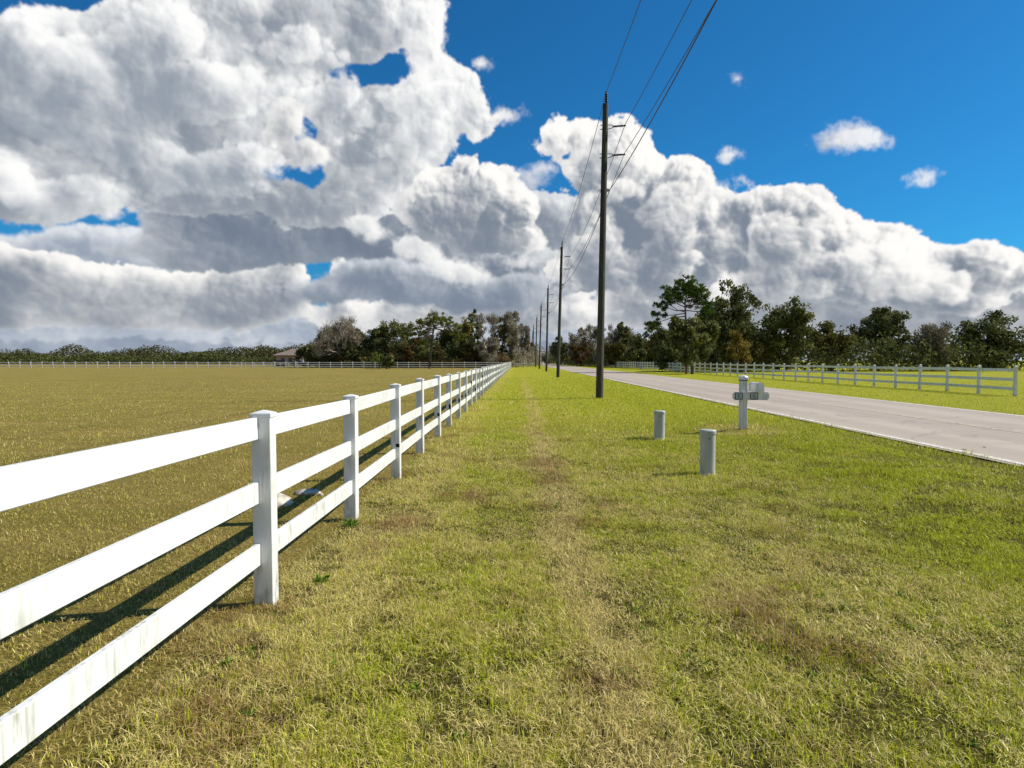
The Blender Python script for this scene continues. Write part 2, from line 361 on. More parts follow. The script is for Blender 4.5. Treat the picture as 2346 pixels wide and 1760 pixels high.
def vinyl_mat():
    m, nt, b = new_mat('white_vinyl'); L = nt.links.new
    g = node(nt, 'ShaderNodeNewGeometry').outputs['Position']
    streak = noise(nt, 5, 5, .6, stretched(nt, g, (6, 6, .7)))
    patch = noise(nt, 1.3, 4, .6, g)
    sp = node(nt, 'ShaderNodeSeparateXYZ'); L(g, sp.inputs[0])
    low = maprange(nt, sp.outputs[2], .9, .0)
    dirt = mathn(nt, 'MULTIPLY', maprange(nt, streak, .44, .70), maprange(nt, patch, .38, .62))
    dirt = mathn(nt, 'MULTIPLY', dirt, mathn(nt, 'MULTIPLY_ADD', low, .4, .75), clamp=True)
    c = mixc(nt, dirt, (.715, .72, .70), (.31, .32, .23))
    splash = mathn(nt, 'MULTIPLY', maprange(nt, sp.outputs[2], .24, .0), maprange(nt, noise(nt, 14, 4, .6, g), .4, .62))
    c = mixc(nt, mathn(nt, 'MULTIPLY', splash, .6), c, (.30, .26, .17))
    L(c, b.inputs['Base Color']); b.inputs['Roughness'].default_value = .42
    return m
def pole_mat():
    m, nt, b = new_mat('weathered_pole_wood'); L = nt.links.new
    tc = node(nt, 'ShaderNodeTexCoord').outputs['Object']
    grain = noise(nt, 9, 6, .62, stretched(nt, tc, (3, 3, .22)), dist=.4)
    fine = noise(nt, 40, 4, .6, stretched(nt, tc, (3, 3, .12)))
    patch = noise(nt, .8, 3, .5, tc)
    c = mixc(nt, maprange(nt, grain, .36, .66), (.014, .012, .009), (.072, .067, .047))
    c = mixc(nt, mathn(nt, 'MULTIPLY', maprange(nt, patch, .45, .65), .55), c, (.045, .058, .028))
    c = mixc(nt, mathn(nt, 'MULTIPLY', maprange(nt, fine, .6, .75), .7), c, (.018, .014, .01))
    L(c, b.inputs['Base Color']); b.inputs['Roughness'].default_value = .85
    bump(nt, b, mathn(nt, 'ADD', grain, fine), .5, .02)
    return m

def turf_dryness(nt, g):
    """0 lush .. 1 dead, from the place on the ground: patches, the worn wheel track, dead leaves and painted shade along the fence"""
    sp = node(nt, 'ShaderNodeSeparateXYZ'); nt.links.new(g, sp.inputs[0]); x, y = sp.outputs[0], sp.outputs[1]
    a = noise(nt, .6, 4, .62, g); c = noise(nt, 4.6, 5, .66, g); wob = noise(nt, .35, 2, .5, g)
    d = mathn(nt, 'MULTIPLY_ADD', a, .95, -.12); d = mathn(nt, 'MULTIPLY_ADD', c, .75, mathn(nt, 'SUBTRACT', d, .36))
    tx = mathn(nt, 'ABSOLUTE', mathn(nt, 'SUBTRACT', mathn(nt, 'MULTIPLY_ADD', wob, -.9, x), .02))
    track = mathn(nt, 'MULTIPLY', maprange(nt, tx, .34, .06), maprange(nt, y, 110.0, 14.0))
    d = mathn(nt, 'MULTIPLY_ADD', track, .50, d)
    strip = maprange(nt, mathn(nt, 'ABSOLUTE', mathn(nt, 'ADD', x, 1.55)), .9, .15)  # shadow at the fence foot painted in as dry turf, with the dead leaves
    d = mathn(nt, 'MULTIPLY_ADD', strip, .24, d)
    verge = maprange(nt, x, 2.0, 5.2)
    d = mathn(nt, 'MULTIPLY_ADD', verge, -.22, d)
    mound = maprange(nt, mathn(nt, 'ADD', mathn(nt, 'POWER', mathn(nt, 'ADD', x, -5.1), 2.0), mathn(nt, 'POWER', mathn(nt, 'MULTIPLY_ADD', y, .6, -8.95), 2.0)), 1.3, .1)
    d = mathn(nt, 'MULTIPLY_ADD', mound, .55, d)
    far = maprange(nt, y, 9.0, 34.0)
    d = mathn(nt, 'MULTIPLY_ADD', far, -.17, d)
    field = maprange(nt, x, -1.75, -2.0)
    return d, field, x, y

def ground_mat():
    m, nt, b = new_mat('turf_and_soil'); L = nt.links.new
    g = node(nt, 'ShaderNodeNewGeometry').outputs['Position']
    d, field, x, y = turf_dryness(nt, g)
    fine = noise(nt, 34, 5, .7, g); mid = noise(nt, 6, 5, .65, g); lanes = noise(nt, .9, 4, .6, stretched(nt, g, (1.0, .16, 1)))
    lawn = mixc(nt, maprange(nt, d, .1, .75), G_LUSH, G_DRY)
    lawn = mixc(nt, mathn(nt, 'MULTIPLY', maprange(nt, lanes, .5, .72), .35), lawn, G_DRY)
    fld = mixc(nt, maprange(nt, noise(nt, .5, 5, .6, stretched(nt, g, (.35, 1.3, 1))), .35, .65), F_OLIVE, F_TAN)
    fld = mixc(nt, mathn(nt, 'MULTIPLY', maprange(nt, noise(nt, .06, 4, .6, g), .5, .62), .45), fld, F_BROWN)
    c = mixc(nt, field, lawn, fld)
    c = mixc(nt, mathn(nt, 'MULTIPLY', maprange(nt, fine, .62, .38), .55), c, (.040, .030, .012))  # fine dark specks painted for the shaded gaps in the turf
    c = mixc(nt, mathn(nt, 'MULTIPLY', maprange(nt, mid, .6, .75), .35), c, (.34, .27, .11))
    near = maprange(nt, y, 22.0, 6.0)          # thatch under the standing blades, painted darker for the shade between them
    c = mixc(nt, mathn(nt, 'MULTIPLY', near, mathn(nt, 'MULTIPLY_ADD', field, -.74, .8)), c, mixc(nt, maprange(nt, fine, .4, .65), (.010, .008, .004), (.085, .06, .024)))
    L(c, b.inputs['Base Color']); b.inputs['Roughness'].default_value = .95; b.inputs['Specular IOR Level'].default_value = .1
    bump(nt, b, mathn(nt, 'ADD', fine, mid), .9, .05)
    return m
G_LUSH, G_DRY = (.37, .375, .014), (.47, .40, .07)
F_OLIVE, F_TAN, F_BROWN = (.27, .225, .042), (.35, .265, .068), (.28, .19, .058)

def blade_mat():
    m, nt, b = new_mat('grass_blades'); L = nt.links.new
    g = node(nt, 'ShaderNodeNewGeometry').outputs['Position']
    at = node(nt, 'ShaderNodeAttribute', attribute_name='mix'); sp = node(nt, 'ShaderNodeSeparateColor'); L(at.outputs['Color'], sp.inputs[0])
    t, t2 = sp.outputs[0], sp.outputs[1]
    d, field, x, y = turf_dryness(nt, g)
    d = mathn(nt, 'MULTIPLY_ADD', field, .40, d)
    red = maprange(nt, noise(nt, .85, 3, .6, g), .53, .64)
    cn = noise(nt, 4.0, 5, .7, g)
    for (qx, qy, qr) in ((-1.18, 6.75, .36), (1.55, 4.35, .36), (-1.30, 5.75, .22), (1.0, 7.6, .30), (.42, 10.6, .5), (-.55, 8.1, .22)):      # reddish dead patches
        dd = mathn(nt, 'SQRT', mathn(nt, 'ADD', mathn(nt, 'POWER', mathn(nt, 'ADD', x, -qx), 2.0), mathn(nt, 'POWER', mathn(nt, 'MULTIPLY', mathn(nt, 'ADD', y, -qy), .6), 2.0)))
        spot = maprange(nt, mathn(nt, 'MULTIPLY_ADD', cn, 1.0, dd), qr + .60, qr + .15)
        red = mathn(nt, 'MAXIMUM', red, mathn(nt, 'MULTIPLY', spot, .8)); d = mathn(nt, 'MULTIPLY_ADD', spot, .40, d)
    t2 = mathn(nt, 'POWER', t2, .6)
    green = mixc(nt, t2, (.022, .055, .003), (.68, .70, .040))
    straw = mixc(nt, t2, (.085, .050, .012), (.95, .80, .30))  # the dark end of both tones also paints shade among the blades
    straw = mixc(nt, mathn(nt, 'MULTIPLY', red, mathn(nt, 'MULTIPLY_ADD', t2, -.5, .95)), straw, (.20, .075, .03))
    straw = mixc(nt, mathn(nt, 'MULTIPLY', field, .5), straw, (.42, .31, .085))
    dead = maprange(nt, mathn(nt, 'SUBTRACT', mathn(nt, 'MULTIPLY_ADD', d, 1.15, -.09), t), -.05, .05)
    c = mixc(nt, dead, green, straw)
    df = node(nt, 'ShaderNodeBsdfDiffuse'); tr = node(nt, 'ShaderNodeBsdfTranslucent'); gl = node(nt, 'ShaderNodeBsdfGlossy', in_Roughness=.42)
    L(c, df.inputs[0]); L(c, tr.inputs[0]); gl.inputs[0].default_value = (.9, .9, .85, 1)
    m1 = node(nt, 'ShaderNodeMixShader', in_0=.32); L(df.outputs[0], m1.inputs[1]); L(tr.outputs[0], m1.inputs[2])
    m2 = node(nt, 'ShaderNodeMixShader', in_0=.035); L(m1.outputs[0], m2.inputs[1]); L(gl.outputs[0], m2.inputs[2])
    L(m2.outputs[0], nt.nodes['Material Output'].inputs[0])
    return m

def leaf_mat(name, stops, trans=.25):
    """leaf colour by the per-leaf tone"""
    m, nt, b = new_mat(name); L = nt.links.new
    at = node(nt, 'ShaderNodeAttribute', attribute_name='mix'); sp = node(nt, 'ShaderNodeSeparateColor'); L(at.outputs['Color'], sp.inputs[0])
    cr = node(nt, 'ShaderNodeValToRGB'); L(sp.outputs[0], cr.inputs[0]); e = cr.color_ramp.elements
    while len(e) < len(stops): e.new(.5)
    for i, (p, c) in enumerate(stops): e[i].position = p; e[i].color = (*c, 1)
    df = node(nt, 'ShaderNodeBsdfDiffuse'); tr = node(nt, 'ShaderNodeBsdfTranslucent'); L(cr.outputs[0], df.inputs[0]); L(cr.outputs[0], tr.inputs[0])
    mx = node(nt, 'ShaderNodeMixShader', in_0=trans); L(df.outputs[0], mx.inputs[1]); L(tr.outputs[0], mx.inputs[2])
    L(mx.outputs[0], nt.nodes['Material Output'].inputs[0])
    return m
def road_mat():
    m, nt, b = new_mat('worn_asphalt'); L = nt.links.new
    g = node(nt, 'ShaderNodeNewGeometry').outputs['Position']
    lanes = noise(nt, .8, 4, .6, stretched(nt, g, (1.2, .03, 1))); spec = noise(nt, 60, 4, .7, g); stain = noise(nt, .35, 5, .65, g)
    c = mixc(nt, maprange(nt, lanes, .35, .65), (.33, .27, .213), (.405, .335, .265))
    c = mixc(nt, mathn(nt, 'MULTIPLY', maprange(nt, spec, .35, .65), .3), c, (.48, .40, .325))
    c = mixc(nt, mathn(nt, 'MULTIPLY', maprange(nt, stain, .52, .68), .3), c, (.25, .205, .175))
    vo = node(nt, 'ShaderNodeTexVoronoi', feature='DISTANCE_TO_EDGE', in_Scale=.22); wv = node(nt, 'ShaderNodeVectorMath', operation='ADD'); L(g, wv.inputs[0])
    cn = node(nt, 'ShaderNodeTexNoise', in_Scale=1.4, in_Detail=5); L(g, cn.inputs['Vector']); L(cn.outputs['Color'], wv.inputs[1]); L(wv.outputs[0], vo.inputs['Vector'])
    c = mixc(nt, mathn(nt, 'MULTIPLY', maprange(nt, vo.outputs[0], .012, .003), .28), c, (.12, .10, .09))
    sx = node(nt, 'ShaderNodeSeparateXYZ'); L(g, sx.inputs[0])
    for wx in (8.2, 9.7, 11.6, 13.1):           # wheel paths, polished darker
        c = mixc(nt, mathn(nt, 'MULTIPLY', maprange(nt, mathn(nt, 'ABSOLUTE', mathn(nt, 'ADD', sx.outputs[0], -wx)), .55, .1), .22), c, (.25, .21, .185))
    L(c, b.inputs['Base Color']); b.inputs['Roughness'].default_value = .9; bump(nt, b, spec, .3, .01)
    return m
def paint_mat(name, col, under, keep=.55):
    m, nt, b = new_mat(name); L = nt.links.new
    g = node(nt, 'ShaderNodeNewGeometry').outputs['Position']
    n = noise(nt, 9, 6, .7, g)
    L(mixc(nt, maprange(nt, n, keep - .08, keep + .1), col, under), b.inputs['Base Color']); b.inputs['Roughness'].default_value = .75
    return m

M_VINYL = vinyl_mat(); M_POLE = pole_mat(); M_GROUND = ground_mat(); M_BLADE = blade_mat(); M_ROAD = road_mat()
M_WHITELINE = paint_mat('edge_line_paint', (.66, .62, .55), (.36, .30, .25), .56)
M_YELLOW = paint_mat('worn_centre_paint', (.58, .47, .30), (.33, .28, .25), .5)
M_BARK = simple('bark', (.035, .027, .020), (.13, .105, .08), 5, .9, 6, .5, stretch=(2, 2, .4))
M_BARKRED = simple('pine_bark', (.06, .035, .025), (.22, .125, .085), 4, .9, 6, .6, stretch=(1.5, 1.5, .6))
M_BARKGREY = simple('grey_bark', (.14, .12, .10), (.36, .32, .28), 5, .9, 6, .3, stretch=(2, 2, .4))
M_DARK = simple('dark_polymer', (.012, .012, .014), (.028, .027, .028), 20, .45)
M_STEEL = simple('galvanised_steel', (.09, .09, .09), (.20, .20, .20), 25, .5, metal=.6)
M_WIRE = simple('aluminium_wire', (.018, .018, .024), (.035, .035, .042), 20, .5)
M_SLOT_SHADE = simple('slot_shade_black', (.008, .008, .008), (.015, .014, .012), 10, .95)  # near-black colour for the shade inside the hollow posts
M_GREYGREEN = simple('grey_green_plastic', (.36, .385, .34), (.44, .465, .41), 4, .5, 5, .05, stretch=(1, 1, .5))
M_BOXWHITE = simple('off_white_paint', (.66, .66, .64), (.78, .78, .76), 5, .5, stretch=(2, 2, .5))
M_POSTGREY = simple('weathered_white_wood', (.52, .52, .50), (.70, .70, .68), 7, .75, 6, .2, stretch=(3, 3, .3))
M_GREENDARK = simple('dark_green_paint', (.010, .035, .030), (.018, .05, .042), 10, .4)
M_PLAQUE = simple('pale_plaque', (.40, .47, .46), (.50, .56, .55), 10, .5)
M_STONE = simple('pale_stone', (.25, .22, .17), (.62, .58, .50), 9, .9, 6, .6)
M_ROOF = simple('brown_shingles', (.15, .112, .092), (.26, .195, .158), 3, .9, 5, .3, stretch=(1, 1, 6))
M_WALL = simple('taupe_stucco', (.30, .24, .22), (.38, .31, .28), 2, .9)  # house walls, mottled grey-brown
M_GLASS = simple('dark_window', (.02, .025, .03), (.05, .06, .07), 3, .1)
M_BLACK = simple('black_paint', (.010, .011, .016), (.022, .024, .032), 4, .35)
M_TYRE = simple('tyre_rubber', (.012, .012, .012), (.02, .02, .02), 6, .9)
M_BLUE = simple('blue_grey_plastic', (.16, .20, .30), (.22, .27, .38), 5, .5)
M_AMBER = simple('amber_sign_face', (.62, .32, .02), (.72, .40, .04), 6, .5)

# ------------------------------------------------------------------ ground, road
def axis_steps(lo, hi, fine_lo, fine_hi, step, grow=1.18):
    a = list(np.arange(fine_lo, fine_hi + 1e-6, step)); s = step
    while a[-1] < hi: s *= grow; a.append(a[-1] + s)
    s = step
    while a[0] > lo: s *= grow; a.insert(0, a[0] - s)
    return np.array(a)
gx = axis_steps(-3500, 3500, -12, 26, .4); gy = axis_steps(-600, 5000, -6, 60, .5)
GX, GY = np.meshgrid(gx, gy)
nxg, nyg = len(gx), len(gy)
ii = (np.arange(nyg - 1)[:, None] * nxg + np.arange(nxg - 1)[None]).ravel()
Vg = np.stack([GX, GY, ground_h(GX, GY)], -1).reshape(-1, 3)
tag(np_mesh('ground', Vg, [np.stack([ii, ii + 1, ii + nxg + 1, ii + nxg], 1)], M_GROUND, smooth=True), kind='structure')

def strip(name, x0, x1, y0, y1, z, mat, bend=True, step=4.0):
    ys = np.arange(y0, y1 + .1, step); mb = MB(); vs = []
    for y in ys:
        k = road_bend(y) if bend else 0
        vs += [(x0 + k, y, z), (x1 + k, y, z)]
    mb.add(vs, [(2 * i, 2 * i + 1, 2 * i + 3, 2 * i + 2) for i in range(len(ys) - 1)])
    return mb.build(name, mat)
def road_bend(y): return 0.0 if y < 170 else 7.0 * ((y - 170) / 300.0) ** 1.6
tag(strip('road', ROAD_X0, ROAD_X1, -40, 620, ROAD_H + .022, M_ROAD), kind='structure')
tag(strip('edge_line', ROAD_X0 + .12, ROAD_X0 + .27, -40, 620, ROAD_H + .027, M_WHITELINE), kind='structure')
tag(strip('edge_line', ROAD_X1 - .27, ROAD_X1 - .12, -40, 620, ROAD_H + .027, M_WHITELINE), kind='structure')
tag(strip('centre_line', 10.58, 10.70, -40, 620, ROAD_H + .027, M_YELLOW), kind='structure')
# ------------------------------------------------------------------ fences
RAILS = ((1.235, .150), (.795, .148), (.362, .148))
BAY = 2.44
def fence(name, label, p0, ang, n_bays, rails=RAILS, post_h=1.36, seed=1, caps=True, group=None, slots=(), skip_first=False, post_w=.127, max_rails=99, span=2, jitter=1.0, shift={}):
    """posts every bay along a straight line; each rail board runs two bays"""
    rng = random.Random(seed)
    root = empty(name, (p0[0], p0[1], 0), ang); tag(root, label, 'fence', group)
    c, s = math.cos(ang), math.sin(ang)
    z = []; pm = None; cm = None
    for i in range(n_bays + 1):
        zz = gh(p0[0] + c * i * BAY, p0[1] + s * i * BAY); z.append(zz)
        if pm is None:
            mb = MB(); hh = post_h - (.04 if caps else 0)
            mb.box((0, 0, hh / 2 - .10), (post_w, post_w, hh + .20), .004)
            if not caps: mb.add([(-post_w/2-.005,-post_w/2-.005,hh+.002),(post_w/2+.005,-post_w/2-.005,hh+.002),(post_w/2+.005,post_w/2+.005,hh+.002),(-post_w/2-.005,post_w/2+.005,hh+.002),(0,0,hh+.045)],[(0,1,4),(1,2,4),(2,3,4),(3,0,4),(3,2,1,0)])
            po = mb.build('post', M_VINYL, root); pm = po.data
        else:
            po = bpy.data.objects.new('post', pm); COL.objects.link(po); po.parent = root
        po.location = (i * BAY, shift.get(i, rng.uniform(-.012, .012) * jitter), zz + rng.uniform(-.02, .02) * jitter)
        po.rotation_euler = (rng.gauss(0, .010) * jitter, rng.gauss(0, .008) * jitter, rng.gauss(0, .03) * jitter)
        if caps:
            if cm is None:
                mb = MB(); w = post_w / 2 + .007; zt = post_h - .04
                mb.box((0, 0, zt + .012), (2 * w, 2 * w, .03), .003)
                q = w - .004; zb = zt + .0285
                mb.add([(-q, -q, zb), (q, -q, zb), (q, q, zb), (-q, q, zb), (0, 0, zb + .020)], [(0, 1, 4), (1, 2, 4), (2, 3, 4), (3, 0, 4), (3, 2, 1, 0)])
                co = mb.build('post_cap', M_VINYL, po); cm = co.data
            else:
                co = bpy.data.objects.new('post_cap', cm); COL.objects.link(co); co.parent = po
        if i in slots:
            mb = MB()
            for (sy, sz, w, h) in slots[i]: mb.box((-post_w / 2 - .002, sy, sz), (.006, w, h), 0)
            mb.build('rail_slot_shade', M_SLOT_SHADE, po)  # flat black box, painted shade of the slot's open inside
    nr = 0; cache = {}
    for i in range(0, n_bays, span):
        j = min(i + span, n_bays)
        for (rz, rh) in rails:
            if nr >= max_rails: break
            za = z[i] + rz + rng.uniform(-.012, .012) * jitter; zb_ = z[j] + rz + rng.uniform(-.012, .012) * jitter; ln = (j - i) * BAY - .012
            key = (j - i, rh)
            if key not in cache:
                mb = MB(); mb.box((0, 0, 0), (ln, .038, rh), .005); o = mb.build('rail', M_VINYL, root); cache[key] = o.data
            else:
                o = bpy.data.objects.new('rail', cache[key]); COL.objects.link(o); o.parent = root
            o.location = ((i + j) / 2 * BAY, rng.uniform(-.004, .004), (za + zb_) / 2)
            o.rotation_euler = (rng.gauss(0, .006), -math.atan2(zb_ - za, ln), rng.gauss(0, .0012))
            nr += 1
    return root

SL = .040
# local x runs away from the camera along the fence, so the face seen from the camera is the -x one; y>0 is the field side
F0 = 6.86 - 4 * BAY
fence('white_rail_fence', 'long white three-rail fence running away beside the green verge, nearest to the camera',
      (FENCE_X, F0), R(90), 64, seed=5, shift={3: -.034},
      slots={5: [(-.035, .475, .055, .05)], 7: [(-.03, .50, .05, .07)], 8: [(-.03, .52, .055, .12)], 9: [(-.03, .53, .06, .11)],
             10: [(-.03, .55, .05, .10)], 11: [(-.03, .90, .05, .12)], 12: [(-.03, .5, .05, .11)], 14: [(-.03, .93, .05, .12)]})
EOF_Y = F0 + 64 * BAY
FAR_Y = 141.0
fence('white_rail_fence', 'white three-rail fence crossing the far side of the brown field in front of the wood',
      (FENCE_X - .25, FAR_Y), R(180), 54, seed=8, caps=False, jitter=.8, post_h=1.40)
fence('white_rail_fence', 'short white two-rail fence across the end of the green verge behind the poles',
      (FENCE_X + .30, EOF_Y + 1.2), R(2), 2, rails=((.98, .15), (.50, .15)), post_h=1.16, seed=9, caps=False, span=1)
RX = 23.6
fence('white_rail_fence', 'long white three-rail fence beyond the road, parallel to it, in front of the tall pine',
      (RX, 31.0), R(90), 64, seed=12, caps=False, jitter=.8, post_h=1.42)
fence('white_rail_fence', 'white two-rail paddock fence crossing behind the roadside fence, in front of the dark oaks',
      (RX + .5, 128.0), R(0), 26, rails=((1.22, .16), (.72, .16)), seed=13, caps=False, post_h=1.36)
fence('white_rail_fence', 'white wing fence turning from the roadside fence toward the road beside the driveway',
      (RX - .35, 31.0 + 64 * BAY + .4), R(172), 2, rails=((1.10, .16), (.62, .16)), seed=14, caps=False, post_h=1.28, span=1)
fence('white_rail_fence', 'grey-looking white fence on the far side of the driveway, under the bare trees',
      (20.0, 205.0), R(97), 14, rails=((1.15, .15), (.72, .15), (.32, .15)), seed=15, caps=False, post_h=1.3)
fence('white_rail_fence', 'farthest white fence beside the road bend, below the dark oak',
      (17.2 + road_bend(300) * .55, 300.0), R(20), 6, rails=((1.15, .2), (.6, .2)), seed=16, caps=False, post_h=1.35, span=1)

# ------------------------------------------------------------------ power poles and wires
#            px of base, distance, lean at the top (m), height
POLES = [(1373, 28.7, .21, 12.84), (1278, 64.7, .36, 12.95), (1251.6, 99.5, .24, 12.7), (1235.5, 131, .38, 12.75), (1227.2, 168, .30, 12.8),
         (1221.0, 207, .18, 12.7), (1215.0, 243, .95, 12.6), (1211.5, 285, .15, 12.7), (1207.5, 325, .10, 12.0)]
WORDS = ['nearest and tallest wooden utility pole, standing on the green verge', 'wooden utility pole second from the camera along the verge',
         'wooden utility pole third from the camera along the verge', 'wooden utility pole fourth from the camera, near the end of the verge fence',
         'wooden utility pole fifth from the camera, beside the end of the short cross fence', 'distant utility pole just beyond the short white cross fence',
         'distant utility pole leaning to the right among its upright neighbours', 'second farthest utility pole, rising thin above the far trees',
         'farthest and shortest looking utility pole above the far trees']
ATT = []                                   # places the wires hang from: top, upper arm, lower arm, neutral
def bracket_arm(root, z, lean, rad, h):
    x0 = lean * z / h + rad
    mb = MB(); up = .02
    mb.tube([(x0 - .04, 0, z + .02), (x0 + .17, 0, z + .03), (x0 + .22, 0, z - .03)], .017, 6)
    mb.tube([(x0 - .04, 0, z - .16), (x0 + .17, 0, z - .11), (x0 + .22, 0, z - .05)], .017, 6)
    mb.box((x0 + .225, 0, z - .04), (.03, .06, .10), .006)
    for q in (.02, -.16):
        mb.tube([(x0 - 2 * rad - .10, 0, z + q), (x0 - 2 * rad + .03, 0, z + q)], .014, 6)
        mb.box((x0 - 2 * rad - .03, 0, z + q), (.02, .05, .05), .004)
    a = mb.build('arm_bracket', M_STEEL, root)
    mb = MB(); ax = Vector((1, 0, .07)); prof = [(.018, 0), (.03, .01)]
    for k in range(8):
        t = .03 + k * .052; prof += [(.034, t), (.054, t + .02), (.034, t + .03)]
    prof += [(.026, .46), (.04, .47), (.04, .53), (.02, .545)]
    mb.lathe(prof, 10, (x0 + .235, 0, z - .04), ax); mb.build('arm_insulator', M_DARK, a)
    return Vector((x0 + .235 + .51, 0, z - .04 + .085))
for i, (px, y, lean, h) in enumerate(POLES):
    x = X(px, y); root = empty('utility_pole', (x, y, gh(x, y)))
    tag(root, WORDS[i], 'utility pole', 'wooden poles along the road')
    r0, r1 = .165, .122
    pts = [(lean * t, 0, h * t - (.3 if t == 0 else 0)) for t in (0, .15, .3, .45, .6, .75, .9, 1.0)]
    mb = MB(); mb.tube(pts, [r0 + (r1 - r0) * t for t in (0, .15, .3, .45, .6, .75, .9, 1.0)], 20)
    mb.build('pole_shaft', M_POLE, root)
    mb = MB(); prof = [(.03, 0), (.03, .07), (.05, .075)]
    for k in range(5):
        t = .09 + k * .078; prof += [(.036, t), (.080, t + .02), (.078, t + .034), (.038, t + .045)]
    prof += [(.03, .49), (.045, .50), (.045, .54), (.02, .56)]
    mb.lathe(prof, 14, (lean + .03, 0, h - .01)); mb.build('top_insulator', M_DARK, root)
    a1 = bracket_arm(root, h - .93, lean, .124, h); a2 = bracket_arm(root, h - 2.17, lean, .128, h)
    zn = h - 3.72; xn = lean * zn / h + .133
    mb = MB(); mb.box((xn + .02, 0, zn), (.05, .05, .13), .004)
    mb.tube([(xn + .04, 0, zn + .06), (xn + .10, 0, zn + .06)], .008, 6); mb.tube([(xn + .04, 0, zn - .06), (xn + .10, 0, zn - .06)], .008, 6)
    mb.lathe([(.034, -.04), (.036, -.02), (.02, 0), (.036, .02), (.034, .04)], 10, (xn + .085, 0, zn))
    mb.tube([(xn - .40, 0, zn), (xn - .24, 0, zn)], .010, 6)
    mb.build('neutral_bracket', M_STEEL, root)
    o = Vector((x, y, gh(x, y)))
    ATT.append([o + Vector((lean + .03, 0, h + .53)), o + a1, o + a2, o + Vector((xn + .125, 0, zn))])
PREV = [Vector((4.05, -7.0, 13.75)), Vector((5.0, -7.0, 12.35)), Vector((4.92, -7.0, 11.25)), Vector((3.66, -7.0, 9.75))]
WIRE_LABEL = ['topmost wire running over the tips of the utility poles', 'wire carried by the upper side arms of the utility poles',
              'wire carried by the lower side arms of the utility poles', 'lowest and thickest wire, clamped to the shafts of the utility poles']
for k in range(4):
    P = [PREV[k]] + [a[k] for a in ATT]; pts = []
    for a, b in zip(P[:-1], P[1:]):
        n = 22; sag = (.55, .62, .66, .75)[k] * ((b - a).length / 36.0) ** 2
        for j in range(n): t = j / n; pts.append(a.lerp(b, t) - Vector((0, 0, 4 * sag * t * (1 - t))))
    pts.append(P[-1])
    mb = MB(); mb.tube(pts, (.0135, .0135, .0135, .017)[k], 6)
    tag(mb.build('power_line', M_WIRE), WIRE_LABEL[k], 'power line', 'wires along the utility poles')

# ------------------------------------------------------------------ utility pedestals
def rounded_prism(mb, w, d, z0, z1, r, n=6, taper=1.0, top_bev=0.0):
    def ring(z, k, inset=0):
        out = []
        for cx, cy, a0 in ((1, 1, 0), (-1, 1, 90), (-1, -1, 180), (1, -1, 270)):
            for j in range(n + 1):
                a = R(a0 + 90 * j / n); out.append((k * (cx * (w / 2 - r) + (r - inset) * math.cos(a)), k * (cy * (d / 2 - r) + (r - inset) * math.sin(a)), z))
        return out
    rings = [ring(z0, 1), ring(z1 - top_bev, taper)]
    if top_bev: rings.append(ring(z1, taper, top_bev))
    m = len(rings[0]); vs = [v for q in rings for v in q]
    fs = [(i * m + k, i * m + (k + 1) % m, (i + 1) * m + (k + 1) % m, (i + 1) * m + k) for i in range(len(rings) - 1) for k in range(m)]
    fs += [tuple(range(m))[::-1], tuple((len(rings) - 1) * m + k for k in range(m))]
    mb.add(vs, fs, True)
def pedestal(label, px, y, w, h, rz):
    x = X(px, y); root = empty('utility_pedestal', (x, y, gh(x, y)), rz); tag(root, label, 'utility pedestal', 'grey green pedestals on the verge')
    mb = MB(); rounded_prism(mb, w * 1.03, w * .94, .05, h - .055, w * .43); mb.build('body', M_GREYGREEN, root)
    mb = MB(); rounded_prism(mb, w * 1.0, w * .9, -.15, .048, w * .43); mb.build('base', M_BOXWHITE, root)
    mb = MB(); rounded_prism(mb, w * 1.13, w * 1.03, h - .058, h, w * .46, top_bev=.014); mb.build('cap', M_GREYGREEN, root)
    mb = MB(); mb.lathe([(.014, 0), (.014, .006), (.006, .008)], 10, (-.02, -w * .475, h * .82), (0, -1, 0)); mb.build('lock', M_STEEL, root)
pedestal('taller grey-green utility pedestal with a flat cap, nearer to the camera', 1622, 9.66, .212, .685, .10)
pedestal('smaller-looking grey-green utility pedestal farther up the verge, left of the other', 1511, 13.85, .215, .615, .05)

# ------------------------------------------------------------------ mailbox post
MY = 15.0; MX = X(1701.5, MY); MZ = gh(MX, MY)
root = empty('mailbox_post', (MX, MY, MZ), R(3)); tag(root, 'weathered white mailbox post with a cross board carrying two framed plaques, by the road edge', 'mailbox post')
mb = MB(); mb.box((0, 0, .46), (.150, .150, 1.32), .006); mb.build('post', M_POSTGREY, root)
mb = MB(); mb.box((0, 0, 1.128), (.180, .180, .014), .003); mb.build('cap_collar', M_DARK, root)
mb = MB(); mb.box((0, 0, 1.165), (.168, .168, .058), .006); mb.lathe([(.116, 0), (.108, .014), (.075, .032), (.04, .044), (.008, .048)], 4, (0, 0, 1.195), smooth=False)
cap = mb.build('post_cap', M_BOXWHITE, root)
cb = MB(); zc, hc, x0, x1, ch = .765, .185, -.285, .56, .05
prof = [(x0 + ch, zc - hc / 2), (x1 - ch, zc - hc / 2), (x1, zc - hc / 2 + ch), (x1, zc + hc / 2 - ch), (x1 - ch, zc + hc / 2), (x0 + ch, zc + hc / 2), (x0, zc + hc / 2 - ch), (x0, zc - hc / 2 + ch)]
n = len(prof)
cb.add([(a, -.122, b) for a, b in prof] + [(a, -.078, b) for a, b in prof], [tuple(range(n)), tuple(range(n, 2 * n))[::-1]] + [(k, k + n, (k + 1) % n + n, (k + 1) % n) for k in range(n)])
for sx in (.09, .13, .09, .13): pass
board = cb.build('cross_board', M_POSTGREY, root)
mb = MB()
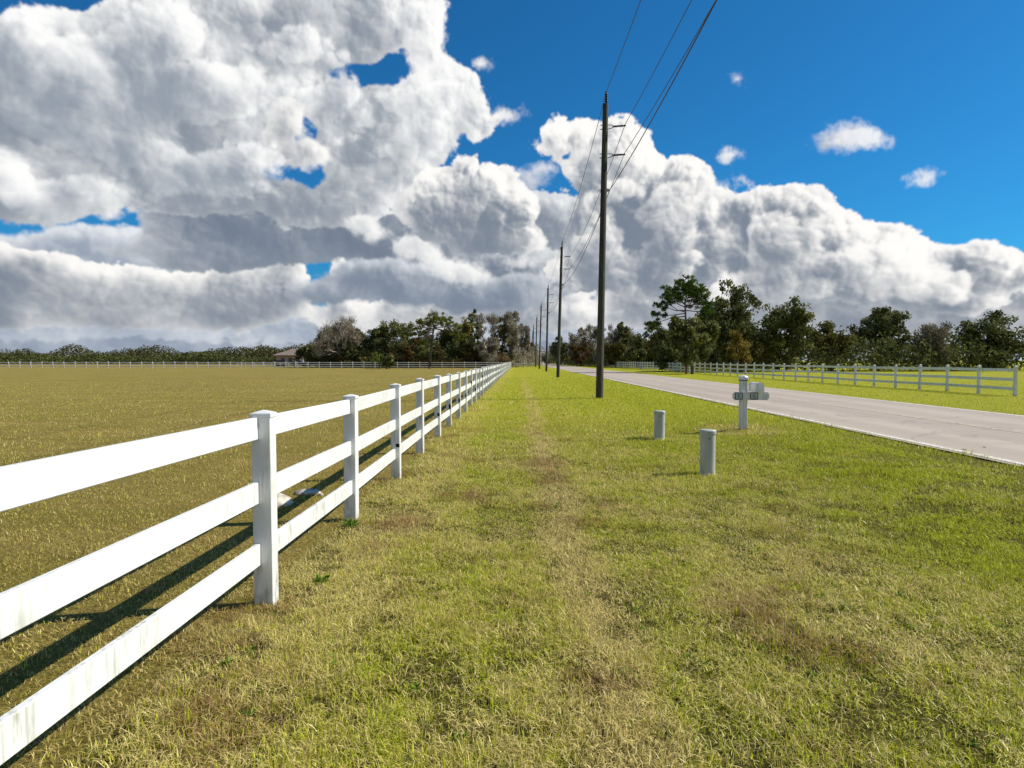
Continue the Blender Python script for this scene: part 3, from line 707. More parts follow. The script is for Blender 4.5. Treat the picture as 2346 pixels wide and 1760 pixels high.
for sx in (.045, -.045):
    for sz in (.05, -.05): mb.lathe([(.006, 0), (.006, .004)], 8, (sx + .07, -.122, zc + sz), (0, -1, 0))
mb.build('screws', M_DARK, board)
def frame_ring(mb, cx, cz, w, h, t, y, dep, r=.02, n=4):
    def loop(w, h, r):
        o = []
        for sx, sz, a0 in ((1, 1, 0), (-1, 1, 90), (-1, -1, 180), (1, -1, 270)):
            for j in range(n + 1): a = R(a0 + 90 * j / n); o.append((cx + sx * (w / 2 - r) + r * math.cos(a), cz + sz * (h / 2 - r) + r * math.sin(a)))
        return o
    A_, B_ = loop(w, h, r), loop(w - 2 * t, h - 2 * t, max(r - t, .004)); m = len(A_)
    vs = [(a, y - dep, b) for a, b in A_] + [(a, y - dep, b) for a, b in B_] + [(a, y, b) for a, b in A_] + [(a, y, b) for a, b in B_]
    fs = []
    for k in range(m):
        q = (k + 1) % m
        fs += [(k, k + m, q + m, q), (k, q, q + 2 * m, k + 2 * m), (k + m, k + 3 * m, q + 3 * m, q + m)]
    mb.add(vs, fs)
def lettering(name, body, size, loc, parent, mat, shear=.25):
    cu = bpy.data.curves.new(name, 'FONT'); cu.body = body; cu.size = size; cu.shear = shear; cu.align_x = 'CENTER'; cu.align_y = 'CENTER'; cu.extrude = .0012; cu.offset = .0012
    tmp = bpy.data.objects.new(name, cu); COL.objects.link(tmp)
    dg = bpy.context.evaluated_depsgraph_get(); me = bpy.data.meshes.new_from_object(tmp.evaluated_get(dg)); bpy.data.objects.remove(tmp)
    me.materials.clear(); me.materials.append(mat)
    o = bpy.data.objects.new(name, me); COL.objects.link(o); o.parent = parent; o.location = loc; o.rotation_euler = (R(90), 0, 0)
    return o
for cx in (-.150, .205):
    mb = MB(); mb.box((cx, -.1255, zc), (.165, .005, .145), .001); pl = mb.build('plaque', M_PLAQUE, board)
    mb = MB(); frame_ring(mb, cx, zc, .178, .158, .016, -.1225, .010); mb.build('plaque_border', M_GREENDARK, board)
    lettering('lettering', 'Sn', .085, (cx - .008, -.1295, zc + .018), pl, M_GREENDARK)
    lettering('lettering', 'Gry', .055, (cx + .004, -.1295, zc - .034), pl, M_GREENDARK)
# the mailbox standing on the cross board and mostly outside the photograph
mbx = empty('mailbox', (MX + .30, MY + .02, MZ + zc + hc / 2 + .004), R(3)); tag(mbx, 'white round-topped mailbox standing on the cross board right of the post', 'mailbox')
mb = MB(); w, ln, hh = .17, .46, .13; ring = [(-w / 2, .0), (w / 2, .0)] + [(w / 2 * math.cos(R(a)), hh + w / 2 * math.sin(R(a))) for a in range(0, 181, 15)]
m = len(ring)
mb.add([(a, -ln / 2, b) for a, b in ring] + [(a, ln / 2, b) for a, b in ring], [tuple(range(m)), tuple(range(m, 2 * m))[::-1]] + [(k, k + m, (k + 1) % m + m, (k + 1) % m) for k in range(m)])
mb.build('box', M_BOXWHITE, mbx)
mb = MB(); s_ = 1.05
mb.add([(a * s_, -ln / 2 - .016, b * s_ - .003) for a, b in ring] + [(a * s_, -ln / 2 - .002, b * s_ - .003) for a, b in ring], [tuple(range(m)), tuple(range(m, 2 * m))[::-1]] + [(k, k + m, (k + 1) % m + m, (k + 1) % m) for k in range(m)])
mb.build('door', M_BOXWHITE, mbx)

# ------------------------------------------------------------------ stones by the fence
def rock(label, x, y, s, seed, cat='stone', mat=M_STONE, name='stone'):
    rng = np.random.RandomState(seed); mb = MB(); n, m = 16, 9; vs = []
    ph = rng.rand(6) * 6
    for i in range(m):
        t = math.pi * (i + .5) / m
        for k in range(n):
            a = 2 * math.pi * k / n; q = 1 + .13 * math.sin(2 * a + ph[0]) + .09 * math.sin(3 * a + ph[1] + t * 2) + .07 * math.sin(5 * t + ph[2] + a) + rng.uniform(-.04, .04)
            vs.append((s[0] * q * math.sin(t) * math.cos(a), s[1] * q * math.sin(t) * math.sin(a), s[2] * q * math.cos(t)))
    fs = [(i * n + k, (i + 1) * n + k, (i + 1) * n + (k + 1) % n, i * n + (k + 1) % n) for i in range(m - 1) for k in range(n)] + [tuple(range(n)), tuple((m - 1) * n + k for k in range(n))[::-1]]
    mb.add(vs, fs, True); o = mb.build(name, mat); o.location = (x, y, gh(x, y) + s[2] * .35); return tag(o, label, cat)
rock('rounded pale stone lying in the field behind the first fence bay', -2.84, 7.50, (.17, .13, .10), 4)
rock('flat grey stone half buried in the shadow of the fence rails', -2.70, 8.20, (.16, .10, .045), 9)
rock('small white chip of stone beside the flat shaded stone', -2.50, 8.12, (.035, .03, .025), 13)
# ------------------------------------------------------------------ trees
def leaf_cards(C, size, rng, aspect=1.6, up=0.25, axis=None, tone=None, droop=0.0):
    """one small leaf-shaped quad at every centre; returns vertices, faces, tones"""
    n = len(C); size = np.broadcast_to(size, (n,))[:, None]
    a = rng.normal(size=(n, 3)) if axis is None else axis + rng.normal(size=(n, 3)) * .25
    a[:, 2] -= droop; a /= np.linalg.norm(a, axis=1, keepdims=True)
    nn = rng.normal(size=(n, 3)); nn[:, 2] += up * 4 * rng.rand(n)
    b = np.cross(nn, a); b /= np.maximum(np.linalg.norm(b, axis=1, keepdims=True), 1e-6)
    l = size * aspect * .5; w = size * .5
    V = np.stack([C - a * l, C + b * w * .9 - a * l * .1, C + a * l, C - b * w * .9 + a * l * .1], 1).reshape(-1, 3)
    F = (np.arange(n)[:, None] * 4 + np.arange(4)[None])
    t = rng.rand(n) if tone is None else tone
    T = np.repeat(np.stack([t, rng.rand(n), np.zeros(n)], 1), 4, 0)
    return V, F, T

def skeleton(rng, h, spread, trunk_h, rad, n_limbs, levels=3, upright=.55, lean=(0, 0), wob=.12):
    """tapering polylines: trunk, limbs, branches; also returns branch tips with their size"""
    lines, tips = [], []
    top = np.array([lean[0] * trunk_h, lean[1] * trunk_h, trunk_h])
    tr = [np.array([0, 0, -.15])] + [top * t + np.append(rng.normal(size=2) * rad * .5 * (t > .1), 0) for t in (.25, .5, .75)] + [top]
    lines.append((tr, [rad * 1.25, rad, rad * .9, rad * .82, rad * .75]))
    def grow(p, d, ln, r, lev):
        pts = [p]; rr = [r]; q = p.copy(); dd = d.copy(); n = 4
        for k in range(n):
            dd = dd + rng.normal(size=3) * wob + np.array([0, 0, .06]); dd /= np.linalg.norm(dd)
            q = q + dd * ln / n; pts.append(q.copy()); rr.append(r * (1 - .55 * (k + 1) / n))
        lines.append((pts, rr))
        if lev == 0: tips.append((pts[-1], ln)); tips.append((pts[-2], ln)); return
        m = rng.randint(2, 5)
        for j in range(m):
            t = rng.uniform(.45, 1.0) if j else 1.0
            i = t * n; i0 = min(int(i), n - 1); pp = pts[i0] + (pts[i0 + 1] - pts[i0]) * (i - i0)
            nd = dd + rng.normal(size=3) * .62; nd[2] = nd[2] * .8 + .10; nd /= np.linalg.norm(nd)
            grow(pp, nd, ln * rng.uniform(.5, .78), r * .5, lev - 1)
    for k in range(n_limbs):
        a = 2 * math.pi * (k + rng.rand() * .7) / n_limbs; e = rng.uniform(.35, 1.0) * upright * 1.5
        d = np.array([math.cos(a) * math.cos(e), math.sin(a) * math.cos(e), math.sin(e)])
        p = top * rng.uniform(.72, 1.0)
        reach = .5 * (spread / 2) / max(math.cos(e), .35) if e < .9 else .5 * (h - trunk_h)
        grow(p, d, reach, rad * .55, levels - 1)
    return lines, tips

def fit(lines, tips, h, spread, trunk_h, crown_pad):
    """stretch the branch tips so that the crown reaches the wanted height and width"""
    P = np.array([t[0] for t in tips]); zt = np.percentile(P[:, 2], 97); rx = np.percentile(np.hypot(P[:, 0], P[:, 1]), 93)
    sz = (h - crown_pad - trunk_h * .8) / max(zt - trunk_h * .8, .1); sx = max(spread / 2 - crown_pad, .3) / max(rx, .1)
    def f(p):
        p = np.array(p, float); k = np.clip((p[2] - trunk_h * .55) / (trunk_h * .5 + .5), 0, 1)
        q = p.copy(); q[0] *= 1 + (sx - 1) * k; q[1] *= 1 + (sx - 1) * k
        if p[2] > trunk_h * .8: q[2] = trunk_h * .8 + (p[2] - trunk_h * .8) * sz
        return q
    return [([f(p) for p in l], r) for l, r in lines], [(f(p), s) for p, s in tips]

def wood_mesh(lines, n=7, minr=.0):
    mb = MB()
    for l, r in lines:
        mb.tube(l, [max(x, minr) for x in r], n if r[0] > .09 else 4, cap=False)
    return mb

def make_tree(name, label, cat, loc, h, spread, trunk_h, kind, seed, group=None, n_limbs=5, rad=.28, lean=(0, 0), squash=1.0, rz=0.0):
    rng = np.random.RandomState(seed)
    root = empty(name, (loc[0], loc[1], gh(loc[0], loc[1])), rz); tag(root, label, cat, group)
    K = KINDS[kind]; pad = K['pad'] * (spread / 10) ** .5
    lines, tips = skeleton(rng, h, spread, trunk_h, rad, n_limbs, K.get('levels', 3), K.get('upright', .55), lean, K.get('wob', .14))
    lines, tips = fit(lines, tips, h, spread, trunk_h, pad)
    for k in range(int(K.get('fill', 0) * (spread * (h - trunk_h) / 90) ** .8)):        # clumps through the crown's volume
        q = rng.normal(size=3); q /= np.linalg.norm(q); q *= rng.rand() ** .4
        zc = trunk_h * .7 + (h - pad * .5 - trunk_h * .7) * .52; k2 = 1 - .22 * max(q[2], 0)
        tips.append((np.array([q[0] * (spread / 2 - pad * .5) * k2, q[1] * (spread / 2 - pad * .5) * k2, zc + q[2] * (h - pad * .5 - trunk_h * .7) * .50]), 1.0))
    wood_mesh(lines, 7, K.get('minr', .012)).build('trunk', K['bark'], root)
    Cs, T, A_ = [], [], []
    per = K['per']
    for p, s in tips:
        tone0 = rng.rand()
        r = pad * rng.uniform(.55, 1.1) * (1.0, 1.0)[0]
        m = int(per * rng.uniform(.5, 1.4))
        q = rng.normal(size=(m, 3)); q /= np.maximum(np.linalg.norm(q, axis=1, keepdims=True), 1e-6); q *= (rng.rand(m, 1) ** .45)
        q[:, 2] *= K.get('flat', .7); Cs.append(p + q * r)
        T.append(np.clip(.55 * tone0 + .45 * rng.rand(m), 0, 1))
        A_.append(q + np.array([0, 0, K.get('aup', 0)]) + (p - np.array([0, 0, trunk_h * .7])) / max(spread, h) * K.get('aout', 0))
    C = np.concatenate(Cs); T = np.concatenate(T); A_ = np.concatenate(A_)
    keep = C[:, 2] > .25; C, T, A_ = C[keep], T[keep], A_[keep]
    V, F, tt = leaf_cards(C, K['leaf'] * rng.uniform(.6, 1.35, len(C)), rng, K['aspect'], K.get('up', .3), A_ if K.get('axial') else None, T, K.get('droop', 0))
    np_mesh('crown', V, [F], K['mat'], {'mix': tt}, root)
    return root

OAK = leaf_mat('oak_leaves', [(0, (.020, .024, .009)), (.35, (.080, .095, .032)), (.7, (.20, .21, .075)), (1, (.42, .40, .19))], .22)
OLIVE = leaf_mat('olive_leaves', [(0, (.030, .030, .010)), (.45, (.11, .105, .030)), (.8, (.23, .205, .058)), (1, (.38, .31, .12))], .25)
RUST = leaf_mat('rusty_leaves', [(0, (.035, .022, .010)), (.5, (.13, .080, .034)), (.85, (.23, .15, .06)), (1, (.30, .22, .11))], .25)
GOLD = leaf_mat('golden_leaves', [(0, (.05, .042, .012)), (.45, (.19, .15, .036)), (.8, (.36, .27, .07)), (1, (.48, .37, .13))], .3)
TWIG = leaf_mat('bare_twigs', [(0, (.06, .05, .035)), (.45, (.20, .17, .12)), (.8, (.42, .37, .29)), (1, (.62, .57, .48))], .05)
MOSS = leaf_mat('mossy_twigs', [(0, (.06, .053, .036)), (.4, (.23, .20, .145)), (.75, (.46, .41, .32)), (1, (.68, .63, .53))], .12)
NEEDLE = leaf_mat('pine_needles', [(0, (.012, .022, .008)), (.45, (.065, .115, .024)), (.8, (.16, .23, .045)), (1, (.27, .33, .09))], .2)
NEEDLE_Y = leaf_mat('yellowing_needles', [(0, (.030, .040, .008)), (.45, (.13, .155, .024)), (.8, (.26, .28, .045)), (1, (.38, .37, .08))], .25)
PALM = leaf_mat('palm_leaves', [(0, (.04, .07, .012)), (.5, (.11, .19, .025)), (1, (.22, .32, .05))], .3)
KINDS = {
 'oak':   dict(fill=64, mat=OAK, bark=M_BARK, pad=1.25, per=84, leaf=.29, aspect=1.4, up=.35, upright=.6, levels=3, flat=.75),
 'openoak': dict(fill=60, mat=OAK, bark=M_BARK, pad=.95, per=58, leaf=.26, aspect=1.4, up=.35, upright=.65, levels=3, flat=.8),
 'olive': dict(fill=60, mat=OLIVE, bark=M_BARK, pad=1.2, per=76, leaf=.26, aspect=1.5, up=.3, upright=.6, levels=3, flat=.8),
 'rust':  dict(fill=50, mat=RUST, bark=M_BARK, pad=1.0, per=70, leaf=.24, aspect=1.5, up=.2, upright=.75, levels=3, flat=.9),
 'gold':  dict(fill=46, mat=GOLD, bark=M_BARKGREY, pad=.95, per=62, leaf=.17, aspect=1.5, up=.25, upright=.7, levels=3, flat=.9),
 'bare':  dict(fill=26, mat=TWIG, bark=M_BARKGREY, pad=1.0, per=46, leaf=.085, aspect=9, up=0, axial=True, aup=.5, aout=1.2, upright=.72, levels=3, flat=1.0, wob=.18, minr=.02),
 'moss':  dict(fill=36, mat=MOSS, bark=M_BARKGREY, pad=1.1, per=84, leaf=.15, aspect=3.5, up=0, axial=True, aup=.1, aout=.6, upright=.72, levels=3, flat=1.0, wob=.18, minr=.02),
}

def pine_tree(label, loc, h, limbs, seed, mat, rad=.22, bark=None, lean=(0, 0), tuft=.36, per=52, rz=0.0):
    """a bare shaft with a few crooked limbs; needle tufts sit on the limb ends"""
    rng = np.random.RandomState(seed); root = empty('pine_tree', (loc[0], loc[1], gh(loc[0], loc[1])), rz); tag(root, label, 'pine tree')
    top = h * .80
    axis = lambda t: np.array([lean[0] * t ** 1.4, lean[1] * t, top * t])
    lines = [([axis(t) - np.array([0, 0, .2 * (t == 0)]) for t in (0, .2, .4, .6, .8, 1)], [rad * (1.15 - .6 * t) for t in (0, .2, .4, .6, .8, 1)])]
    cl = []
    for (t0, dx, dy, dz, r) in limbs:
        p0 = axis(t0); p3 = p0 + np.array([dx, dy, dz]); mid = p0 + np.array([dx * .45, dy * .45, dz * .28]) + rng.normal(size=3) * .12
        lines.append(([p0, mid, p0 + np.array([dx * .8, dy * .8, dz * .72]) + rng.normal(size=3) * .1, p3], [rad * .42, rad * .3, rad * .2, rad * .08]))
        m = max(5, int(r * 10))
        for j in range(m):
            c = p3 + rng.normal(size=3) * np.array([r * .55, r * .55, r * .36]); lines.append(([mid * .25 + p3 * .75, c], [rad * .12, rad * .05])); cl.append((c, rng.uniform(.5, .95) * min(1, r)))
    wood_mesh(lines, 8, .012).build('trunk', bark or M_BARKRED, root)
    Cs, Ax, T = [], [], []
    for c, s in cl:
        for k in range(4):
            cc = c + rng.normal(size=3) * np.array([.30, .30, .13]) * s; m = per // 2; a = rng.normal(size=(m, 3)); a[:, 2] += .6; a /= np.linalg.norm(a, axis=1, keepdims=True)
            Cs.append(cc + a * tuft * .5); Ax.append(a); T.append(np.clip(.5 * rng.rand() + .5 * rng.rand(m), 0, 1))
    V, F, tt = leaf_cards(np.concatenate(Cs), .075, rng, tuft / .075, 0, np.concatenate(Ax), np.concatenate(T))
    np_mesh('crown', V, [F], mat, {'mix': tt}, root); return root

def foliage_belt(name, pts, kindmat, seed, n, h, depth, leaf, aspect=1.5, hvar=.5, wl=3.0, dim=1.0):
    """low tangled growth along a line of ground points: leaf cards heaped in mounds"""
    rng = np.random.RandomState(seed); n = int(n * 1.7); pts = np.array(pts, float); seg = np.linalg.norm(np.diff(pts, axis=0), axis=1); cum = np.concatenate([[0], np.cumsum(seg)])
    u = rng.rand(n) * cum[-1]; i = np.clip(np.searchsorted(cum, u) - 1, 0, len(seg) - 1); t = (u - cum[i]) / seg[i]
    base = pts[i] + (pts[i + 1] - pts[i]) * t[:, None]; d = pts[i + 1] - pts[i]; d /= np.linalg.norm(d, axis=1, keepdims=True)
    nrm = np.stack([-d[:, 1], d[:, 0]], 1); off = (rng.rand(n) - .5) * depth; P = base + nrm * off[:, None]
    hh = h * (1 - hvar + 2 * hvar * vnoise(P[:, 0] / wl + seed, P[:, 1] / wl * .6 + seed * 2)) * (.75 + .5 * vnoise(P[:, 0] / (wl * .35), P[:, 1] / (wl * .35)))
    kp = rng.rand(n) < hh / (h * (1 + hvar) * .95); P, off, hh = P[kp], off[kp], hh[kp]; n = len(P)
    z = hh * rng.rand(n) ** .6 * np.sqrt(np.clip(1 - (off / (depth * .55)) ** 2, .05, 1))
    C = np.column_stack([P, ground_h(P[:, 0], P[:, 1]) + z])
    tone = dim * np.clip(.55 * vnoise(P[:, 0] / 1.6 + 7, P[:, 1] / 1.6 + z / 1.1) + .45 * rng.rand(n), 0, 1)
    V, F, tt = leaf_cards(C, leaf * rng.uniform(.6, 1.4, n), rng, aspect, .3, None, tone)
    return tag(np_mesh(name, V, [F], kindmat, {'mix': tt}), kind='stuff')

G_L = 'trees of the wood behind the field'; G_R = 'trees of the wood beyond the road'
def TL(px, d, ytop, wpx, kind, label, seed, trunk=.28, name=None, cat='tree', grp=G_L, **k):
    """tree given by its column, distance, top row and crown width in the photograph, built at real size"""
    h = (826 - ytop) / FPX * d + CAM_H; w = wpx / FPX * d
    nm = name or {'oak': 'oak_tree', 'openoak': 'oak_tree', 'bare': 'bare_tree', 'moss': 'bare_tree', 'olive': 'leafy_tree', 'rust': 'rusty_tree', 'gold': 'golden_tree'}[kind]
    return make_tree(nm, label, cat, (X(px, d), d), h, w, max(h * trunk, .4), kind, seed, grp, rad=k.pop('rad', .020 * h + .03), **k)
# --- left wood, from the left
TL(705, 158, 788, 62, 'oak', 'small dark oak at the left end of the wood, beside the house roof', 21, .12)
TL(745, 161, 762, 70, 'oak', 'dark rounded oak between the low left oak and the bare spreading tree', 22, .15)
TL(784, 152, 724, 134, 'bare', 'wide spreading nearly bare tree with pale twigs, at the left of the wood', 23, .22, n_limbs=9, rad=.38)
TL(790, 163, 750, 96, 'openoak', 'dark oak directly behind the bare spreading tree', 24, .2)
TL(858, 158, 752, 66, 'oak', 'dark green oak just right of the bare spreading tree', 25, .12)
TL(898, 155, 731, 116, 'oak', 'broadest dark green oak in the middle of the left wood', 26, .12, n_limbs=7)
TL(938, 149, 772, 40, 'rust', 'small rust-leaved tree left of the leaning pine trunk', 27, .10)
TL(970, 166, 716, 62, 'bare', 'thin bare tree rising behind the flat-topped pine', 28, .3, n_limbs=6)
TL(1022, 160, 752, 76, 'olive', 'yellow-green tree right of the leaning pine trunk', 29, .1)
TL(1056, 158, 733, 70, 'olive', 'taller olive-leaved tree between the pine and the tall open oak', 30, .12)
TL(1084, 164, 715, 58, 'openoak', 'tall open-crowned oak rising highest behind the olive trees', 31, .35)
TL(1070, 152, 786, 54, 'olive', 'low yellow-green tree in front of the tall open oak', 32, .1)
TL(1118, 152, 719, 60, 'bare', 'grey bare tree with fine upright twigs right of the tall open oak', 33, .25, n_limbs=8)
TL(1150, 160, 724, 62, 'openoak', 'crooked oak with dark limbs above the end of the white fence', 34, .3, n_limbs=6)
TL(1174, 160, 714, 56, 'moss', 'tall grey-brown mossy tree at the right end of the left wood', 35, .2, n_limbs=7)
TL(1200, 168, 744, 46, 'moss', 'lower grey-brown mossy tree sloping down toward the poles', 36, .12)
TL(1214, 196, 786, 34, 'rust', 'small brown tree behind the distant poles', 37, .1)
TL(1120, 150, 782, 58, 'moss', 'low brownish twiggy tree below the grey bare tree', 38, .08)
TL(836, 150, 800, 44, 'olive', 'low olive bush-like tree left of the young palm', 39, .06, cat='bush', name='leafy_bush')
# --- right of the poles
TL(1283, 214, 771, 52, 'oak', 'dark oak standing where the road disappears, right of the poles', 41, .12, grp=G_R)
TL(1255, 262, 806, 40, 'moss', 'small brown tree at the far end of the road between the poles', 42, .1, grp=G_R)
TL(1322, 196, 752, 70, 'moss', 'grey-brown mossy tree left of the nearest pole', 43, .12, grp=G_R, n_limbs=7)
TL(1352, 186, 745, 50, 'bare', 'pale-stemmed bare tree close to the left of the nearest pole', 44, .25, grp=G_R, n_limbs=7)
TL(1330, 180, 786, 58, 'rust', 'low brown tree behind the yellow road sign', 45, .06, grp=G_R)
TL(1400, 176, 746, 58, 'bare', 'bare grey tree close to the right of the nearest pole', 46, .22, grp=G_R, n_limbs=7)
TL(1426, 168, 738, 36, 'openoak', 'thin tall open tree rising above the brush right of the nearest pole', 47, .45, grp=G_R)
TL(1410, 158, 782, 66, 'olive', 'low olive tree behind the roadside fence right of the nearest pole', 48, .06, grp=G_R)
TL(1458, 150, 764, 64, 'oak', 'dark low oak left of the tall pine, beside the olive tree', 49, .08, grp=G_R)
TL(1488, 160, 737, 42, 'openoak', 'slender open-crowned oak left of the tall pine', 50, .35, grp=G_R)
TL(1524, 128, 752, 66, 'oak', 'dark rounded oak just left of the tall pine crown', 51, .08, grp=G_R)
TL(1584, 81.5, 722, 132, 'oak', 'broad dark oak spreading around the trunk of the tall pine', 52, .30, grp=G_R, n_limbs=8)
TL(1535, 104, 790, 70, 'openoak', 'low dark oak left of the pine trunk, behind the fence', 57, .06, grp=G_R)
TL(1638, 98, 684, 120, 'oak', 'dark oak between the tall pine and the tallest right oak', 53, .12, grp=G_R)
TL(1694, 99, 650, 140, 'openoak', 'tallest oak at the right edge of the photograph', 54, .25, grp=G_R, n_limbs=8, rad=.34)
TL(1690, 106, 725, 110, 'oak', 'dense dark oak filling in below the tallest right oak', 55, .08, grp=G_R, n_limbs=7)
TL(1690, 93, 756, 84, 'gold', 'golden-brown leafy small tree in front of the tallest right oak', 56, .06, grp=G_R, n_limbs=7)
TL(1378, 172, 750, 56, 'moss', 'brown mossy tree almost hidden behind the nearest pole', 58, .12, grp=G_R)
TL(1442, 172, 752, 56, 'moss', 'grey-brown mossy tree rising behind the low dark oak left of the pine', 59, .15, grp=G_R)
TL(1500, 142, 756, 60, 'olive', 'yellowish-green tree left of the dark rounded oak by the tall pine', 60, .1, grp=G_R)
# --- beyond the right edge of the photograph
TL(1800, 98, 690, 130, 'oak', 'round dark oak right of the tallest oak', 61, .12, grp=G_R)
TL(1900, 104, 735, 110, 'olive', 'olive-leaved tree third from the right end of the wood', 62, .1, grp=G_R)
TL(2010, 110, 700, 130, 'oak', 'wide dark oak second from the right end of the wood', 63, .12, grp=G_R)
TL(2130, 104, 740, 96, 'moss', 'grey mossy tree near the right end of the wood', 64, .15, grp=G_R)
TL(2270, 108, 712, 140, 'oak', 'dark oak at the right end of the wood', 65, .12, grp=G_R)
# --- pines
pine_tree('flat-topped pine with a leaning dark trunk, standing at the far fence of the field', (X(984, 134), 134), 10.9,
          [(.99, -1.7, .3, 1.0, 1.5), (.99, .6, -.5, 1.7, 1.5), (1.0, 2.5, .4, 1.3, 1.6), (.93, -3.3, .5, .7, 1.4), (.86, -4.4, -.4, -.3, 1.2), (.98, 3.9, -.3, .4, 1.5), (.96, 4.8, .5, -1.0, 1.3), (.97, 5.2, .1, -2.3, 1.0), (.9, -2.4, .9, -.4, 1.0), (.80, -2.3, -.3, -1.6, .8), (.99, 1.4, 1.5, 1.2, 1.4), (.99, -.6, 1.4, 1.3, 1.3)],
          71, NEEDLE_Y, rad=.27, bark=M_BARK, lean=(.95, 0))
pine_tree('tall pine with an open rounded crown standing high above the dark oaks', (X(1572, 83.5), 83.5), 11.8,
          [(1.0, -.3, .3, 2.1, 1.15), (1.0, .9, -.3, 1.6, 1.1), (.97, .3, -.6, 1.0, .9), (.93, -1.0, -.7, .9, .8), (.9, 1.6, .8, .7, .8), (.97, 1.9, .4, 1.2, 1.05), (.95, -1.5, .2, 1.9, 1.0), (.9, -2.1, -.5, 1.6, .9), (.92, 2.5, .2, .3, 1.0), (.86, -2.9, .3, .6, .85), (.93, 2.2, .9, 1.0, 1.0), (.82, -3.6, -.2, -.2, .75), (.88, .6, 1.2, 2.4, 1.0), (.78, -4.0, .2, -1.2, .6), (.86, 2.9, -.4, -.2, .85), (.95, .1, -.9, 2.3, 1.0), (.84, -2.3, .5, 1.4, .8), (.9, 1.5, -.6, 2.0, .9)],
          72, NEEDLE, rad=.17, lean=(-.30, 0), tuft=.38)

# --- small trees in the field
make_tree('citrus_tree', 'small round dark-leaved tree in the field in front of the far fence', 'tree', (X(885, 126), 126), 3.35, 3.3, .75, 'openoak', 81, rad=.10, n_limbs=5)
pr = empty('young_palm', (X(868, 137), 137, gh(X(868, 137), 137))); tag(pr, 'young yellow-green palm beside the small round tree at the far fence', 'palm')
mb = MB(); mb.tube([(.15, 0, -.1), (.05, 0, .7), (0, 0, 1.4)], [.17, .13, .11], 8); mb.build('trunk', M_BARK, pr)
rng = np.random.RandomState(5); Cs, Ax = [], []
for k in range(22):
    a = rng.rand() * 6.28; e = rng.uniform(.35, 1.45); L_ = rng.uniform(1.9, 3.0)
    for j in range(26):
        t = (j + 1) / 26; r = L_ * t * math.cos(e) * (1 - .1 * t); z = 1.4 + L_ * t * math.sin(e) - 1.15 * t * t * math.cos(e) * L_ * .45
        c = np.array([r * math.cos(a), r * math.sin(a), z]); side = np.array([-math.sin(a), math.cos(a), 0])
        for s in (-1, 1):
            ax = side * s * .8 + np.array([math.cos(a) * .6, math.sin(a) * .6, -.35]); Cs.append(c + ax * .2); Ax.append(ax)
V, F, tt = leaf_cards(np.array(Cs), .06, rng, 8, 0, np.array(Ax)); np_mesh('fronds', V, [F], PALM, {'mix': tt}, pr)

# --- tangled growth under and behind the trees
foliage_belt('undergrowth', [(-48, 161), (-40, 158), (-30, 156), (-14, 156), (-9, 159)], OAK, 91, 42000, 6.6, 16, .34, dim=.85)
foliage_belt('undergrowth', [(-43, 153), (-30, 151), (-10, 150), (-3, 156)], RUST, 92, 12000, 3.4, 6, .22, 2.0, .7)
foliage_belt('undergrowth', [(-10, 158), (-2.5, 164), (1.2, 182), (4.0, 215)], MOSS, 90, 13000, 4.6, 8, .16, 3.0, .5)
foliage_belt('undergrowth', [(-40, 150), (-22, 149.5), (-8, 149), (-2.2, 156)], OLIVE, 93, 4500, 2.0, 5, .2, 1.6, .8)
foliage_belt('undergrowth', [(19, 250), (22, 215), (26, 190), (31, 165), (37, 150), (40, 130), (36, 106), (52, 106), (90, 112)], OAK, 94, 44000, 5.6, 16, .34, dim=.85)
foliage_belt('undergrowth', [(19, 240), (23, 205), (26, 182), (30, 160), (34, 142), (36, 122), (32, 99), (46, 100), (80, 106)], OLIVE, 95, 10000, 2.8, 6, .2, 1.6, .8)
foliage_belt('undergrowth', [(20, 236), (24, 200), (27, 180), (29, 162)], MOSS, 96, 6000, 3.4, 6, .16, 3.0, .6)
foliage_belt('far_wood', [(-60, 420), (-10, 400), (8, 360), (30, 350), (60, 300), (110, 260)], MOSS, 97, 14000, 8.0, 22, .5, 1.6, .4, 8)
foliage_belt('far_wood', [(-420, 330), (-250, 345), (-150, 350), (-110, 330), (-80, 300)], OLIVE, 98, 48000, 6.6, 30, .55, 1.4, .45, 15, .62)
foliage_belt('far_wood', [(-420, 300), (-250, 320), (-140, 318), (-100, 290), (-66, 240)], OAK, 99, 48000, 5.0, 24, .55, 1.4, .45, 13, .72)

# ------------------------------------------------------------------ house, trailer and yard things far across the field
HD = 212.0; hx = X(676, HD); hz = gh(hx, HD)
hs = empty('house', (hx, HD, hz)); tag(hs, 'low house with a brown hipped roof far across the field, half hidden by trees', 'house')
mb = MB(); mb.box((0, 0, 1.6), (9.4, 9, 3.2)); mb.box((6.6, 1.0, 1.6), (5.4, 7, 3.2)); mb.build('wall', M_WALL, hs)
def hip(mb, cx, cy, w, d, z0, z1, ridge):
    mb.add([(cx - w / 2, cy - d / 2, z0), (cx + w / 2, cy - d / 2, z0), (cx + w / 2, cy + d / 2, z0), (cx - w / 2, cy + d / 2, z0), (cx - ridge / 2, cy, z1), (cx + ridge / 2, cy, z1),
            (cx - w / 2, cy - d / 2, z0 - .18), (cx + w / 2, cy - d / 2, z0 - .18), (cx + w / 2, cy + d / 2, z0 - .18), (cx - w / 2, cy + d / 2, z0 - .18)],
           [(0, 1, 5, 4), (1, 2, 5), (2, 3, 4, 5), (3, 0, 4), (6, 7, 1, 0), (7, 8, 2, 1), (8, 9, 3, 2), (9, 6, 0, 3), (9, 8, 7, 6)])
mb = MB(); hip(mb, 0, 0, 11.4, 11.0, 3.40, 5.55, 1.8); hip(mb, 7.0, .6, 7.2, 8.4, 3.36, 4.45, 3.0); mb.build('roof', M_ROOF, hs)
